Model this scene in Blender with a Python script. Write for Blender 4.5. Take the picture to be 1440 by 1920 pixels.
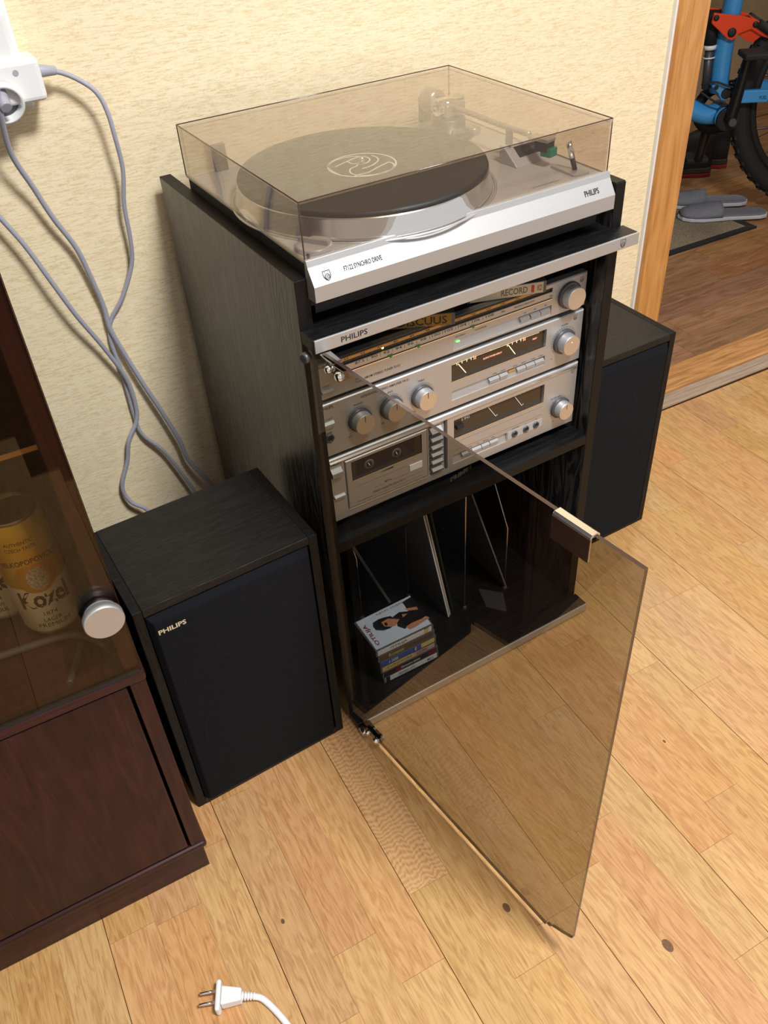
import bpy, bmesh, math, random
from mathutils import Matrix, Vector
random.seed(7)
S = bpy.context.scene
for o in list(bpy.data.objects): bpy.data.objects.remove(o)
COL = S.collection
# ------------------------------------------------------------------ camera, world, lamp, hall fill, exposure
PHI = math.radians(2.6)                       # the hi-fi rack stands turned by this angle to the wall
cd = bpy.data.cameras.new('camera'); cam = bpy.data.objects.new('camera', cd); COL.objects.link(cam)
RT, UP, FW = Vector((.87545, -.48039, -.05304)), Vector((.34598, .54628, .76281)), Vector((.33747, .68615, -.64444))
CP = Vector((-.30915, -.80595, 1.16011))
cam.matrix_world = Matrix(((RT.x, UP.x, -FW.x, CP.x), (RT.y, UP.y, -FW.y, CP.y), (RT.z, UP.z, -FW.z, CP.z), (0, 0, 0, 1)))
cd.sensor_fit = 'VERTICAL'; cd.sensor_height = 24; cd.sensor_width = 18; cd.lens = 1618.75 / 1920 * 24
cd.clip_start = .02; cd.clip_end = 50
S.camera = cam
W = bpy.data.worlds.new('world'); S.world = W; W.use_nodes = True
W.node_tree.nodes['Background'].inputs[0].default_value = (1.0, .98, .965, 1)
W.node_tree.nodes['Background'].inputs[1].default_value = .52
def area(name, loc, aim, size, power, col):
    l = bpy.data.lights.new(name, 'AREA'); l.shape = 'DISK'; l.size = size; l.energy = power; l.color = col
    o = bpy.data.objects.new(name, l); COL.objects.link(o); o.location = loc
    o.rotation_euler = (Vector(aim) - Vector(loc)).to_track_quat('-Z', 'Y').to_euler()
    return o
area('ceiling_lamp', (.34, -1.10, 2.40), (.34, -1.10, 0), .45, 58, (.97, .985, 1.0))
area('hall_fill', (2.2, 1.2, 2.42), (2.2, 1.2, 0), .4, 9, (1.0, .94, .86))  # added fill that brightens the hall, no known lamp hangs there
S.view_settings.view_transform = 'Standard'; S.view_settings.look = 'None'; S.view_settings.gamma = 1
S.view_settings.use_curve_mapping = False; S.view_settings.exposure = .35

# ------------------------------------------------------------------ materials
def mat(name):
    m = bpy.data.materials.new(name); m.use_nodes = True
    nt = m.node_tree; b = nt.nodes['Principled BSDF']
    return m, nt, b
def N(nt, t, **kw):
    n = nt.nodes.new(t)
    for k, v in kw.items():
        if k.startswith('i_'):
            key = k[2:]; key = int(key) if key.isdigit() else key.replace('_', ' ')
            n.inputs[key].default_value = v
        else: setattr(n, k, v)
    return n
def L(nt, a, b): nt.links.new(a, b)
def srgb(r, g, b):
    f = lambda c: (c / 255 / 12.92) if c / 255 <= .04045 else ((c / 255 + .055) / 1.055) ** 2.4
    return (f(r), f(g), f(b), 1)
def plain(name, col, rough=.5, metal=0., spec=.5, noise=.0, nscale=200., bump=0.):
    m, nt, b = mat(name)
    b.inputs['Base Color'].default_value = col; b.inputs['Roughness'].default_value = rough
    b.inputs['Metallic'].default_value = metal; b.inputs['Specular IOR Level'].default_value = spec
    if noise or bump:
        tc = N(nt, 'ShaderNodeTexCoord'); nz = N(nt, 'ShaderNodeTexNoise', i_Scale=nscale, i_Detail=3.)
        L(nt, tc.outputs['Object'], nz.inputs['Vector'])
        if noise:
            mx = N(nt, 'ShaderNodeMixRGB', blend_type='MULTIPLY'); mx.inputs[0].default_value = noise
            mx.inputs[1].default_value = col; L(nt, nz.outputs['Color'], mx.inputs[2])
            hs = N(nt, 'ShaderNodeHueSaturation'); hs.inputs['Saturation'].default_value = 1; hs.inputs['Value'].default_value = 1 + noise * .8
            L(nt, mx.outputs[0], hs.inputs['Color'])
            bw = N(nt, 'ShaderNodeMapRange'); bw.inputs['From Min'].default_value = .25; bw.inputs['From Max'].default_value = .75
            bw.inputs['To Min'].default_value = 1 - noise; bw.inputs['To Max'].default_value = 1 + noise
            L(nt, nz.outputs['Fac'], bw.inputs['Value'])
            mm = N(nt, 'ShaderNodeVectorMath', operation='SCALE'); mm.inputs[0].default_value = col[:3]
            L(nt, bw.outputs[0], mm.inputs['Scale']); L(nt, mm.outputs[0], b.inputs['Base Color'])
            nt.nodes.remove(mx); nt.nodes.remove(hs)
        if bump:
            bp = N(nt, 'ShaderNodeBump', i_Strength=bump, i_Distance=.001); L(nt, nz.outputs['Fac'], bp.inputs['Height'])
            L(nt, bp.outputs[0], b.inputs['Normal'])
    return m
def emit(name, col, s):
    m, nt, b = mat(name); b.inputs['Base Color'].default_value = col
    b.inputs['Emission Color'].default_value = col; b.inputs['Emission Strength'].default_value = s
    return m
def streak(name, c0, c1, c2, scale, axis, rough=.4, bump=.3, metal=0., rings=0., spec=.5, vary=0., dist=.0006, wavy=0.):
    """wood-like grain: noise stretched along one object axis; optional cathedral rings; optional per-object variation"""
    m, nt, b = mat(name)
    tc = N(nt, 'ShaderNodeTexCoord'); oi = N(nt, 'ShaderNodeObjectInfo')
    ad = N(nt, 'ShaderNodeVectorMath', operation='ADD'); L(nt, tc.outputs['Object'], ad.inputs[0])
    sc = N(nt, 'ShaderNodeVectorMath', operation='SCALE'); sc.inputs[0].default_value = (37., 53., 11.)
    L(nt, oi.outputs['Random'], sc.inputs['Scale'])
    if vary: L(nt, sc.outputs[0], ad.inputs[1])
    st = [1., 1., 1.]; st['xyz'.index(axis)] = .028
    mp = N(nt, 'ShaderNodeMapping'); mp.inputs['Scale'].default_value = [q * scale for q in st]
    L(nt, ad.outputs[0], mp.inputs['Vector'])
    n1 = N(nt, 'ShaderNodeTexNoise', i_Scale=1., i_Detail=6., i_Roughness=.62, i_Distortion=.35); L(nt, mp.outputs[0], n1.inputs['Vector'])
    mp2 = N(nt, 'ShaderNodeMapping'); mp2.inputs['Scale'].default_value = [q * scale * 4.2 for q in st]; L(nt, ad.outputs[0], mp2.inputs['Vector'])
    n2 = N(nt, 'ShaderNodeTexNoise', i_Scale=1., i_Detail=3., i_Roughness=.5); L(nt, mp2.outputs[0], n2.inputs['Vector'])
    fac = N(nt, 'ShaderNodeMix', data_type='FLOAT'); fac.inputs[0].default_value = .42
    L(nt, n1.outputs['Fac'], fac.inputs[2]); L(nt, n2.outputs['Fac'], fac.inputs[3]); out = fac.outputs[0]
    if rings:
        st3 = [1., 1., 1.]; st3['xyz'.index(axis)] = .16
        mp3 = N(nt, 'ShaderNodeMapping'); mp3.inputs['Scale'].default_value = [q * scale * .22 for q in st3]; L(nt, ad.outputs[0], mp3.inputs['Vector'])
        n3 = N(nt, 'ShaderNodeTexNoise', i_Scale=1., i_Detail=2., i_Roughness=.4, i_Distortion=.6); L(nt, mp3.outputs[0], n3.inputs['Vector'])
        ml = N(nt, 'ShaderNodeMath', operation='MULTIPLY'); ml.inputs[1].default_value = 26.; L(nt, n3.outputs['Fac'], ml.inputs[0])
        sn = N(nt, 'ShaderNodeMath', operation='SINE'); L(nt, ml.outputs[0], sn.inputs[0])
        mr = N(nt, 'ShaderNodeMapRange'); mr.inputs['From Min'].default_value = -1; L(nt, sn.outputs[0], mr.inputs['Value'])
        f2 = N(nt, 'ShaderNodeMix', data_type='FLOAT'); f2.inputs[0].default_value = rings
        L(nt, out, f2.inputs[2]); L(nt, mr.outputs[0], f2.inputs[3]); out = f2.outputs[0]
    if wavy:
        mp4 = N(nt, 'ShaderNodeMapping'); mp4.inputs['Scale'].default_value = (55, 20, 1); L(nt, ad.outputs[0], mp4.inputs['Vector'])
        n4 = N(nt, 'ShaderNodeTexNoise', i_Scale=1., i_Detail=2.); L(nt, mp4.outputs[0], n4.inputs['Vector'])
        sx = N(nt, 'ShaderNodeSeparateXYZ'); L(nt, ad.outputs[0], sx.inputs[0])
        m1 = N(nt, 'ShaderNodeMath', operation='MULTIPLY'); m1.inputs[1].default_value = 780.; L(nt, sx.outputs[1], m1.inputs[0])
        m2 = N(nt, 'ShaderNodeMath', operation='MULTIPLY_ADD'); m2.inputs[1].default_value = 26.; L(nt, n4.outputs['Fac'], m2.inputs[0]); L(nt, m1.outputs[0], m2.inputs[2])
        s4 = N(nt, 'ShaderNodeMath', operation='SINE'); L(nt, m2.outputs[0], s4.inputs[0])
        r4 = N(nt, 'ShaderNodeMapRange'); r4.inputs['From Min'].default_value = -1; L(nt, s4.outputs[0], r4.inputs['Value'])
        f4 = N(nt, 'ShaderNodeMix', data_type='FLOAT'); f4.inputs[0].default_value = wavy; L(nt, out, f4.inputs[2]); L(nt, r4.outputs[0], f4.inputs[3]); out = f4.outputs[0]
    cr = N(nt, 'ShaderNodeValToRGB'); L(nt, out, cr.inputs[0])
    e = cr.color_ramp.elements; e[0].position = .31; e[0].color = c0; e[1].position = .69; e[1].color = c2
    k = e.new(.5); k.color = c1
    colout = cr.outputs[0]
    if vary:
        wn = N(nt, 'ShaderNodeTexWhiteNoise', noise_dimensions='1D'); L(nt, oi.outputs['Random'], wn.inputs['W'])
        hs = N(nt, 'ShaderNodeHueSaturation')
        for i, (lo, hi, key) in enumerate(((.492, .508, 'Hue'), (1 - vary * .5, 1 + vary * .5, 'Saturation'), (1 - vary, 1 + vary * .75, 'Value'))):
            sp = N(nt, 'ShaderNodeSeparateColor') if i == 0 else sp
            if i == 0: L(nt, wn.outputs['Color'], sp.inputs[0])
            r = N(nt, 'ShaderNodeMapRange'); r.inputs['To Min'].default_value = lo; r.inputs['To Max'].default_value = hi
            L(nt, sp.outputs[i], r.inputs['Value']); L(nt, r.outputs[0], hs.inputs[key])
        L(nt, colout, hs.inputs['Color']); colout = hs.outputs[0]
    L(nt, colout, b.inputs['Base Color'])
    b.inputs['Roughness'].default_value = rough; b.inputs['Metallic'].default_value = metal; b.inputs['Specular IOR Level'].default_value = spec
    if bump:
        bp = N(nt, 'ShaderNodeBump', i_Strength=bump, i_Distance=dist); L(nt, out, bp.inputs['Height']); L(nt, bp.outputs[0], b.inputs['Normal'])
    return m
def glass(name, tint, f0=.045, rough=.015, haze=0., hazecol=(.6, .57, .52, 1)):
    """thin tinted sheet: Schlick reflection over coloured transmission, plus a haze for dust and painted-in reflection"""
    m = bpy.data.materials.new(name); m.use_nodes = True; nt = m.node_tree
    for n in list(nt.nodes):
        if n.type != 'OUTPUT_MATERIAL': nt.nodes.remove(n)
    out = [n for n in nt.nodes if n.type == 'OUTPUT_MATERIAL'][0]
    g = N(nt, 'ShaderNodeNewGeometry'); d = N(nt, 'ShaderNodeVectorMath', operation='DOT_PRODUCT')
    L(nt, g.outputs['Incoming'], d.inputs[0]); L(nt, g.outputs['Normal'], d.inputs[1])
    a = N(nt, 'ShaderNodeMath', operation='ABSOLUTE'); L(nt, d.outputs['Value'], a.inputs[0])
    s = N(nt, 'ShaderNodeMath', operation='SUBTRACT', use_clamp=True); s.inputs[0].default_value = 1; L(nt, a.outputs[0], s.inputs[1])
    p = N(nt, 'ShaderNodeMath', operation='POWER'); L(nt, s.outputs[0], p.inputs[0]); p.inputs[1].default_value = 5
    f = N(nt, 'ShaderNodeMath', operation='MULTIPLY_ADD'); L(nt, p.outputs[0], f.inputs[0]); f.inputs[1].default_value = 1 - f0; f.inputs[2].default_value = f0
    t = N(nt, 'ShaderNodeBsdfTransparent'); t.inputs[0].default_value = tint
    gl = N(nt, 'ShaderNodeBsdfGlossy'); gl.inputs['Roughness'].default_value = rough; gl.inputs[0].default_value = (1, 1, 1, 1)
    base = t.outputs[0]
    if haze:
        df = N(nt, 'ShaderNodeBsdfDiffuse'); df.inputs[0].default_value = hazecol
        m2 = N(nt, 'ShaderNodeMixShader'); m2.inputs[0].default_value = haze; L(nt, base, m2.inputs[1]); L(nt, df.outputs[0], m2.inputs[2]); base = m2.outputs[0]
    mx = N(nt, 'ShaderNodeMixShader'); L(nt, f.outputs[0], mx.inputs[0]); L(nt, base, mx.inputs[1]); L(nt, gl.outputs[0], mx.inputs[2])
    L(nt, mx.outputs[0], out.inputs['Surface'])
    return m
def wallpaper():
    m, nt, b = mat('wallpaper')
    tc = N(nt, 'ShaderNodeTexCoord')
    def nz(sx, sz, det):
        mp = N(nt, 'ShaderNodeMapping'); mp.inputs['Scale'].default_value = (sx, 1, sz); L(nt, tc.outputs['Object'], mp.inputs['Vector'])
        n = N(nt, 'ShaderNodeTexNoise', i_Scale=1., i_Detail=det, i_Roughness=.55); L(nt, mp.outputs[0], n.inputs['Vector']); return n
    a, c, e = nz(70, 560, 2.), nz(360, 700, 2.), nz(12, 90, 2.)
    f = N(nt, 'ShaderNodeMix', data_type='FLOAT'); f.inputs[0].default_value = .35; L(nt, a.outputs['Fac'], f.inputs[2]); L(nt, c.outputs['Fac'], f.inputs[3])
    cr = N(nt, 'ShaderNodeValToRGB'); L(nt, f.outputs[0], cr.inputs[0]); r = cr.color_ramp.elements
    r[0].position = .33; r[0].color = srgb(219, 197, 153); r[1].position = .54; r[1].color = srgb(245, 228, 193)
    mx = N(nt, 'ShaderNodeMixRGB', blend_type='MIX'); mx.inputs[2].default_value = srgb(234, 210, 166)
    mr = N(nt, 'ShaderNodeMapRange'); mr.inputs['From Min'].default_value = .45; mr.inputs['From Max'].default_value = .75; mr.inputs['To Max'].default_value = .3
    L(nt, e.outputs['Fac'], mr.inputs['Value']); L(nt, mr.outputs[0], mx.inputs[0]); L(nt, cr.outputs[0], mx.inputs[1])
    L(nt, mx.outputs[0], b.inputs['Base Color']); b.inputs['Roughness'].default_value = .75; b.inputs['Specular IOR Level'].default_value = .25
    bp = N(nt, 'ShaderNodeBump', i_Strength=.4, i_Distance=.0008); L(nt, f.outputs[0], bp.inputs['Height']); L(nt, bp.outputs[0], b.inputs['Normal'])
    return m
M = {}
M['wallpaper'] = wallpaper()
M['plaster'] = plain('white_plaster', (.8, .79, .76, 1), .9, nscale=60, noise=.03)
M['hallwall'] = plain('hall_wall_paint', srgb(176, 160, 134), .9, nscale=30, noise=.06)
M['oak'] = streak('oak_plank', srgb(164, 115, 67), srgb(196, 149, 96), srgb(210, 167, 113), 420, 'y', rough=.36, bump=.08, rings=.13, vary=.08)
M['wavyoak'] = streak('wavy_oak_plank', srgb(170, 122, 74), srgb(205, 160, 106), srgb(220, 180, 126), 260, 'y', rough=.38, bump=.10, vary=.01, wavy=.17)
M['underfloor'] = plain('floor_gap', srgb(96, 62, 34), .8, nscale=40, noise=.1)
M['laminate'] = streak('hall_laminate', srgb(122, 82, 52), srgb(150, 108, 74), srgb(172, 130, 94), 160, 'x', rough=.35, bump=.05, rings=.12, vary=.12)
M['pine'] = streak('pine_casing', srgb(170, 112, 54), srgb(196, 138, 74), srgb(208, 154, 90), 120, 'z', rough=.35, bump=.05, rings=.12)
M['pinex'] = streak('pine_threshold', srgb(150, 98, 54), srgb(196, 140, 82), srgb(214, 164, 106), 160, 'x', rough=.45, bump=.1, rings=.12)
M['worn'] = streak('worn_grey_threshold', srgb(122, 100, 82), srgb(172, 148, 126), srgb(200, 180, 160), 160, 'x', rough=.6, bump=.4)
M['ash_z'] = streak('black_ash_vertical', (.003, .003, .003, 1), (.013, .0128, .012, 1), (.046, .045, .043, 1), 260, 'z', rough=.31, bump=.8, rings=.34, spec=.75, dist=.0006)
M['ash_x'] = streak('black_ash_lengthwise', (.002, .002, .0025, 1), (.005, .005, .0055, 1), (.011, .011, .012, 1), 330, 'x', rough=.42, bump=.8, rings=.15, spec=.35, dist=.001)
M['ash_dark'] = streak('black_ash_speaker', (.002, .002, .0025, 1), (.006, .006, .0065, 1), (.012, .012, .013, 1), 330, 'z', rough=.5, bump=.6, rings=.15, spec=.22)
M['edge'] = plain('dark_edge_band', srgb(20, 17, 15), .5, spec=.22, nscale=90, noise=.1)
M['black'] = plain('black_lacquer', (.006, .006, .007, 1), .35)
M['blackmatt'] = plain('black_matt', (.008, .008, .009, 1), .7)
M['cloth'] = plain('black_grille_cloth', (.0042, .0050, .0075, 1), .95, nscale=900, noise=.45, bump=.5, spec=.25)
M['alu'] = streak('brushed_aluminium', (.515, .51, .505, 1), (.54, .535, .53, 1), (.56, .555, .55, 1), 900, 'x', rough=.5, bump=.0, metal=.8, dist=.0002)
M['aludeck'] = streak('silver_deck_paint', (.40, .395, .39, 1), (.42, .415, .41, 1), (.44, .435, .43, 1), 600, 'x', rough=.4, bump=.0, metal=.12, dist=.0002)
M['button'] = plain('satin_button', (.36, .35, .34, 1), .45, .4)
M['polished'] = plain('polished_aluminium', (.82, .81, .80, 1), .2, 1.)
M['spun'] = plain('spun_cap', (.66, .62, .57, 1), .34, .85)
M['chrome'] = plain('chrome', (.85, .85, .85, 1), .08, 1.)
M['darkchrome'] = plain('dark_chrome', (.30, .29, .28, 1), .15, 1.)
M['handlereflect'] = plain('handle_floor_reflection', srgb(70, 54, 48), .25, .5)  # chrome face's dark reflection of the floor, put into the base colour
M['wire'] = plain('steel_wire', (.75, .74, .72, 1), .18, 1.)
M['darkring'] = plain('dark_grey_ring', (.10, .10, .11, 1), .4, .5)
M['ink'] = plain('black_ink', (.012, .011, .01, 1), .6)
M['greyink'] = plain('grey_ink', (.12, .11, .10, 1), .6)
M['smoked'] = plain('smoked_window', (.035, .024, .015, 1), .12, spec=.6)
M['dialgold'] = plain('gold_dial', srgb(186, 150, 96), .3, .5)
M['dialblack'] = plain('dial_black', (.012, .009, .007, 1), .15)
M['meterlit'] = emit('lit_meter_yellow', (1., .86, .48, 1), 1.6)
M['meterline'] = emit('lit_meter_line', (1., .72, .42, 1), .7)
M['meterred'] = emit('lit_meter_red', (1., .42, .28, 1), .7)
M['ledgreen'] = emit('lit_green', (.25, 1., .2, 1), 1.3)
M['ledyellow'] = emit('lit_yellow', (1., .95, .25, 1), 3.)
M['markgreen'] = plain('green_marker', srgb(50, 140, 60), .5)
M['white'] = plain('white_plastic', (.80, .80, .79, 1), .35)
M['whiteprint'] = plain('white_print', (.75, .74, .72, 1), .6)
M['needle'] = plain('white_needle', (.85, .85, .85, 1), .4)
M['rubber'] = plain('black_rubber_mat', (.012, .012, .012, 1), .55, nscale=400, bump=.1)
M['vinyl'] = plain('dark_brown_black', (.012, .010, .010, 1), .3)
M['door_glass'] = glass('bronze_tinted_glass', (.65, .63, .585, 1), .04, .006)
M['glassedge'] = plain('glass_edge', srgb(62, 44, 36), .2)
M['cover'] = glass('smoked_acrylic', (.875, .838, .80, 1), .045, .012, haze=.024, hazecol=(.60, .56, .53, 1))  # haze colour holds dust and part of the lid's ceiling reflection
M['cover_edge'] = plain('acrylic_edge', srgb(70, 48, 44), .15)
M['vitrine_glass'] = glass('brown_vitrine_glass', (.83, .775, .69, 1), .026, .006)
M['shelfglass'] = glass('clear_shelf_glass', (.85, .9, .82, 1), .05, .01)
M['mahog'] = streak('mahogany_laminate', srgb(30, 12, 12), srgb(46, 20, 20), srgb(62, 29, 27), 130, 'z', rough=.36, spec=.28, bump=.06, rings=.14)
M['mahogx'] = streak('mahogany_laminate_x', srgb(34, 14, 14), srgb(50, 23, 23), srgb(64, 32, 31), 130, 'x', rough=.33, spec=.32, bump=.06, rings=.14)
M['cable'] = plain('grey_cable', srgb(164, 164, 176), .42)
M['cablewhite'] = plain('white_cable', (.82, .82, .84, 1), .4)
M['canyellow'] = plain('can_gold', srgb(200, 162, 44), .35, .35)
M['cancream'] = plain('can_cream', srgb(214, 204, 172), .4, .1)
M['canlid'] = plain('can_lid', (.30, .28, .25, 1), .3, 1.)
M['brownink'] = plain('brown_ink', srgb(44, 30, 20), .6)
M['blueframe'] = plain('blue_frame_paint', srgb(66, 150, 214), .25)
M['orange'] = plain('orange_link_paint', srgb(226, 66, 24), .28)
M['tyre'] = plain('tyre_rubber', (.012, .012, .013, 1), .75)
M['felt'] = plain('grey_slipper_felt', srgb(120, 122, 130), .95, nscale=240, noise=.2, bump=.6)
M['sole'] = plain('pale_sole', srgb(196, 196, 200), .6)
M['matweave'] = plain('woven_mat', srgb(132, 118, 98), .95, nscale=300, noise=.55, bump=.8)
M['matedge'] = plain('black_mat_border', (.012, .012, .012, 1), .8)
M['shoeblack'] = plain('black_shoe_fabric', (.016, .015, .016, 1), .7, nscale=150, noise=.3)
M['shoegrey'] = plain('grey_shoe_midsole', srgb(72, 70, 70), .7)
M['shoered'] = plain('red_shoe_sole', srgb(150, 34, 36), .6)
M['card'] = plain('cardboard', srgb(176, 152, 120), .9, nscale=30, noise=.08)
M['darkcard'] = plain('dark_board', srgb(52, 50, 50), .6)
M['greysleeve'] = plain('grey_sleeve', srgb(110, 110, 116), .6, nscale=60, noise=.1)
M['bluesleeve'] = plain('slate_sleeve', srgb(78, 82, 96), .55, nscale=60, noise=.15)
M['paper'] = plain('white_paper_edge', srgb(206, 208, 214), .6)
M['skin'] = plain('print_skin', srgb(186, 128, 96), .35)
M['hair'] = plain('print_black', (.010, .010, .012, 1), .35)
M['coverpaper'] = plain('print_pale_blue', srgb(196, 208, 226), .3)
M['redprint'] = plain('print_dark_red', srgb(122, 50, 56), .4)
M['case'] = plain('clear_case_plastic', (.10, .10, .105, 1), .15, spec=.6)
M['gold'] = plain('gold_foil', srgb(150, 120, 58), .35, .5, nscale=300, noise=.2)
M['cream'] = plain('cream_label', srgb(190, 166, 128), .5)
M['letgrey'] = plain('label_grey', srgb(104, 96, 82), .6)
M['letred'] = plain('label_red', srgb(190, 52, 40), .6)
M['green'] = plain('green_stylus', srgb(20, 120, 84), .35)
M['clear'] = plain('pale_grey_metal', srgb(168, 160, 152), .3, .6)
M['spine_b'] = plain('spine_brown', srgb(88, 70, 56), .4)
M['spine_bl'] = plain('spine_blue', srgb(60, 78, 150), .4)
M['spine_y'] = plain('spine_yellow', srgb(190, 176, 110), .4)
M['spine_l'] = plain('spine_lilac', srgb(176, 150, 160), .4)
M['spine_d'] = plain('spine_dark', srgb(44, 34, 38), .4)
M['spine_r'] = plain('spine_red', srgb(120, 30, 44), .4)

# ------------------------------------------------------------------ mesh builder
class MB:
    def __init__(s): s.v = []; s.f = []; s.sm = []
    def add(s, verts, faces, smooth=False):
        n = len(s.v); s.v += [Vector(q) for q in verts]
        for f in faces: s.f.append([n + i for i in f]); s.sm.append(smooth)
        return s
    def box(s, x0, x1, y0, y1, z0, z1):
        x0, x1 = sorted((x0, x1)); y0, y1 = sorted((y0, y1)); z0, z1 = sorted((z0, z1))
        return s.add([(x, y, z) for z in (z0, z1) for y in (y0, y1) for x in (x0, x1)],
                     [(0, 2, 3, 1), (4, 5, 7, 6), (0, 1, 5, 4), (2, 6, 7, 3), (0, 4, 6, 2), (1, 3, 7, 5)])
    def obox(s, c, ax, ay, az, hx, hy, hz):
        c, ax, ay, az = Vector(c), Vector(ax).normalized(), Vector(ay).normalized(), Vector(az).normalized()
        return s.add([c + ax * (i * hx) + ay * (j * hy) + az * (k * hz) for k in (-1, 1) for j in (-1, 1) for i in (-1, 1)],
                     [(0, 2, 3, 1), (4, 5, 7, 6), (0, 1, 5, 4), (2, 6, 7, 3), (0, 4, 6, 2), (1, 3, 7, 5)])
    def prism(s, poly, d, o=(0, 0, 0), u=(1, 0, 0), v=(0, 0, 1)):
        """polygon (a,b) in axes u,v from o, extruded by vector d"""
        o, u, v, d = Vector(o), Vector(u), Vector(v), Vector(d); n = len(poly)
        A = [o + u * a + v * b for a, b in poly]
        return s.add(A + [q + d for q in A], [tuple(range(n))[::-1], tuple(range(n, 2 * n))] + [(i, (i + 1) % n, n + (i + 1) % n, n + i) for i in range(n)])
    def lathe(s, prof, o=(0, 0, 0), ax=(0, 0, 1), n=48, smooth=True, sharp=True):
        """profile [(r,h)] about axis ax at o"""
        o, ax = Vector(o), Vector(ax).normalized(); u = ax.orthogonal().normalized(); w = ax.cross(u)
        def ring(r, h): return [o + ax * h + (u * math.cos(2 * math.pi * i / n) + w * math.sin(2 * math.pi * i / n)) * r for i in range(n)]
        for (r0, h0), (r1, h1) in zip(prof, prof[1:]):
            if r0 < 1e-7: s.add([o + ax * h0] + ring(r1, h1), [(0, 1 + i, 1 + (i + 1) % n) for i in range(n)], False)
            elif r1 < 1e-7: s.add(ring(r0, h0) + [o + ax * h1], [(i, (i + 1) % n, n) for i in range(n)], False)
            else: s.add(ring(r0, h0) + ring(r1, h1), [(i, (i + 1) % n, n + (i + 1) % n, n + i) for i in range(n)], smooth)
        return s
    def cyl(s, a, b, r, r2=None, n=24):
        a, b = Vector(a), Vector(b); r2 = r if r2 is None else r2; h = (b - a).length
        return s.lathe([(0, 0), (r, 0), (r2, h), (0, h)], a, b - a, n)
    def tube(s, pts, r, n=10, spline=True, cap=True):
        P = [Vector(q) for q in pts]
        if spline and len(P) > 2:
            Q = []
            for i in range(len(P) - 1):
                p0, p1, p2, p3 = P[max(i - 1, 0)], P[i], P[i + 1], P[min(i + 2, len(P) - 1)]
                for k in range(6):
                    t = k / 6
                    Q.append(.5 * (2 * p1 + (p2 - p0) * t + (2 * p0 - 5 * p1 + 4 * p2 - p3) * t * t + (3 * p1 - p0 - 3 * p2 + p3) * t ** 3))
            P = Q + [P[-1]]
        rr = (lambda i: r) if not callable(r) else (lambda i: r(i / (len(P) - 1)))
        up = None; rings = []
        for i, q in enumerate(P):
            t = (P[min(i + 1, len(P) - 1)] - P[max(i - 1, 0)]).normalized()
            if up is None: up = t.orthogonal().normalized()
            up = (up - t * up.dot(t)).normalized(); w = t.cross(up)
            rings.append([q + (up * math.cos(2 * math.pi * k / n) + w * math.sin(2 * math.pi * k / n)) * rr(i) for k in range(n)])
        V = [x for r_ in rings for x in r_]
        F = [(i * n + k, i * n + (k + 1) % n, (i + 1) * n + (k + 1) % n, (i + 1) * n + k) for i in range(len(P) - 1) for k in range(n)]
        s.add(V, F, True)
        if cap: s.add(rings[0], [tuple(range(n))[::-1]]); s.add(rings[-1], [tuple(range(n))])
        return s
    def ribbon(s, pts, w, nrm, h, closed=False):
        """flat raised stroke of width w along pts on a surface with normal nrm"""
        P = [Vector(q) for q in pts]; nrm = Vector(nrm).normalized(); n = len(P); V = []
        for i, q in enumerate(P):
            a = P[(i - 1) % n] if closed else P[max(i - 1, 0)]; b = P[(i + 1) % n] if closed else P[min(i + 1, n - 1)]
            t = (b - a).normalized(); k = nrm.cross(t)
            V += [q + k * w / 2 + nrm * h, q - k * w / 2 + nrm * h, q + k * w / 2, q - k * w / 2]
        m = n if closed else n - 1
        for i in range(m):
            a, b = 4 * i, 4 * ((i + 1) % n)
            s.add([V[a], V[a + 1], V[b + 1], V[b], V[a + 2], V[a + 3], V[b + 3], V[b + 2]], [(0, 1, 2, 3), (4, 0, 3, 7), (1, 5, 6, 2)])
        return s
    def panel(s, x0, x1, z0, z1, y, thick, holes=(), ch=.0015, depth=.006):
        """front plate facing -y with rectangular openings (hx0,hx1,hz0,hz1[,depth]) and chamfered rim"""
        xs = sorted({x0 + ch, x1 - ch, *[h[0] for h in holes], *[h[1] for h in holes]}); zs = sorted({z0 + ch, z1 - ch, *[h[2] for h in holes], *[h[3] for h in holes]})
        for a, b in zip(xs, xs[1:]):
            for c, d in zip(zs, zs[1:]):
                mx, mz = (a + b) / 2, (c + d) / 2
                if any(h[0] < mx < h[1] and h[2] < mz < h[3] for h in holes): continue
                s.add([(a, y, c), (b, y, c), (b, y, d), (a, y, d)], [(0, 1, 2, 3)])
        for h in holes:
            hx0, hx1, hz0, hz1 = h[:4]; d = h[4] if len(h) > 4 else depth
            A = [(hx0, hz0), (hx1, hz0), (hx1, hz1), (hx0, hz1)]
            for (p, q), (p2, q2) in zip(A, A[1:] + A[:1]):
                s.add([(p, y, q), (p2, y, q2), (p2, y + d, q2), (p, y + d, q)], [(3, 2, 1, 0)])
        I = [(x0 + ch, z0 + ch), (x1 - ch, z0 + ch), (x1 - ch, z1 - ch), (x0 + ch, z1 - ch)]; O = [(x0, z0), (x1, z0), (x1, z1), (x0, z1)]
        for i in range(4):
            j = (i + 1) % 4
            s.add([(I[i][0], y, I[i][1]), (I[j][0], y, I[j][1]), (O[j][0], y + ch, O[j][1]), (O[i][0], y + ch, O[i][1])], [(3, 2, 1, 0)])
            s.add([(O[i][0], y + ch, O[i][1]), (O[j][0], y + ch, O[j][1]), (O[j][0], y + thick, O[j][1]), (O[i][0], y + thick, O[i][1])], [(3, 2, 1, 0)])
        s.add([(x0, y + thick, z0), (x1, y + thick, z0), (x1, y + thick, z1), (x0, y + thick, z1)], [(3, 2, 1, 0)]) if not holes else None
        return s
    def xf(s, m):
        s.v = [m @ q for q in s.v]; return s
OFF = {}
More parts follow.
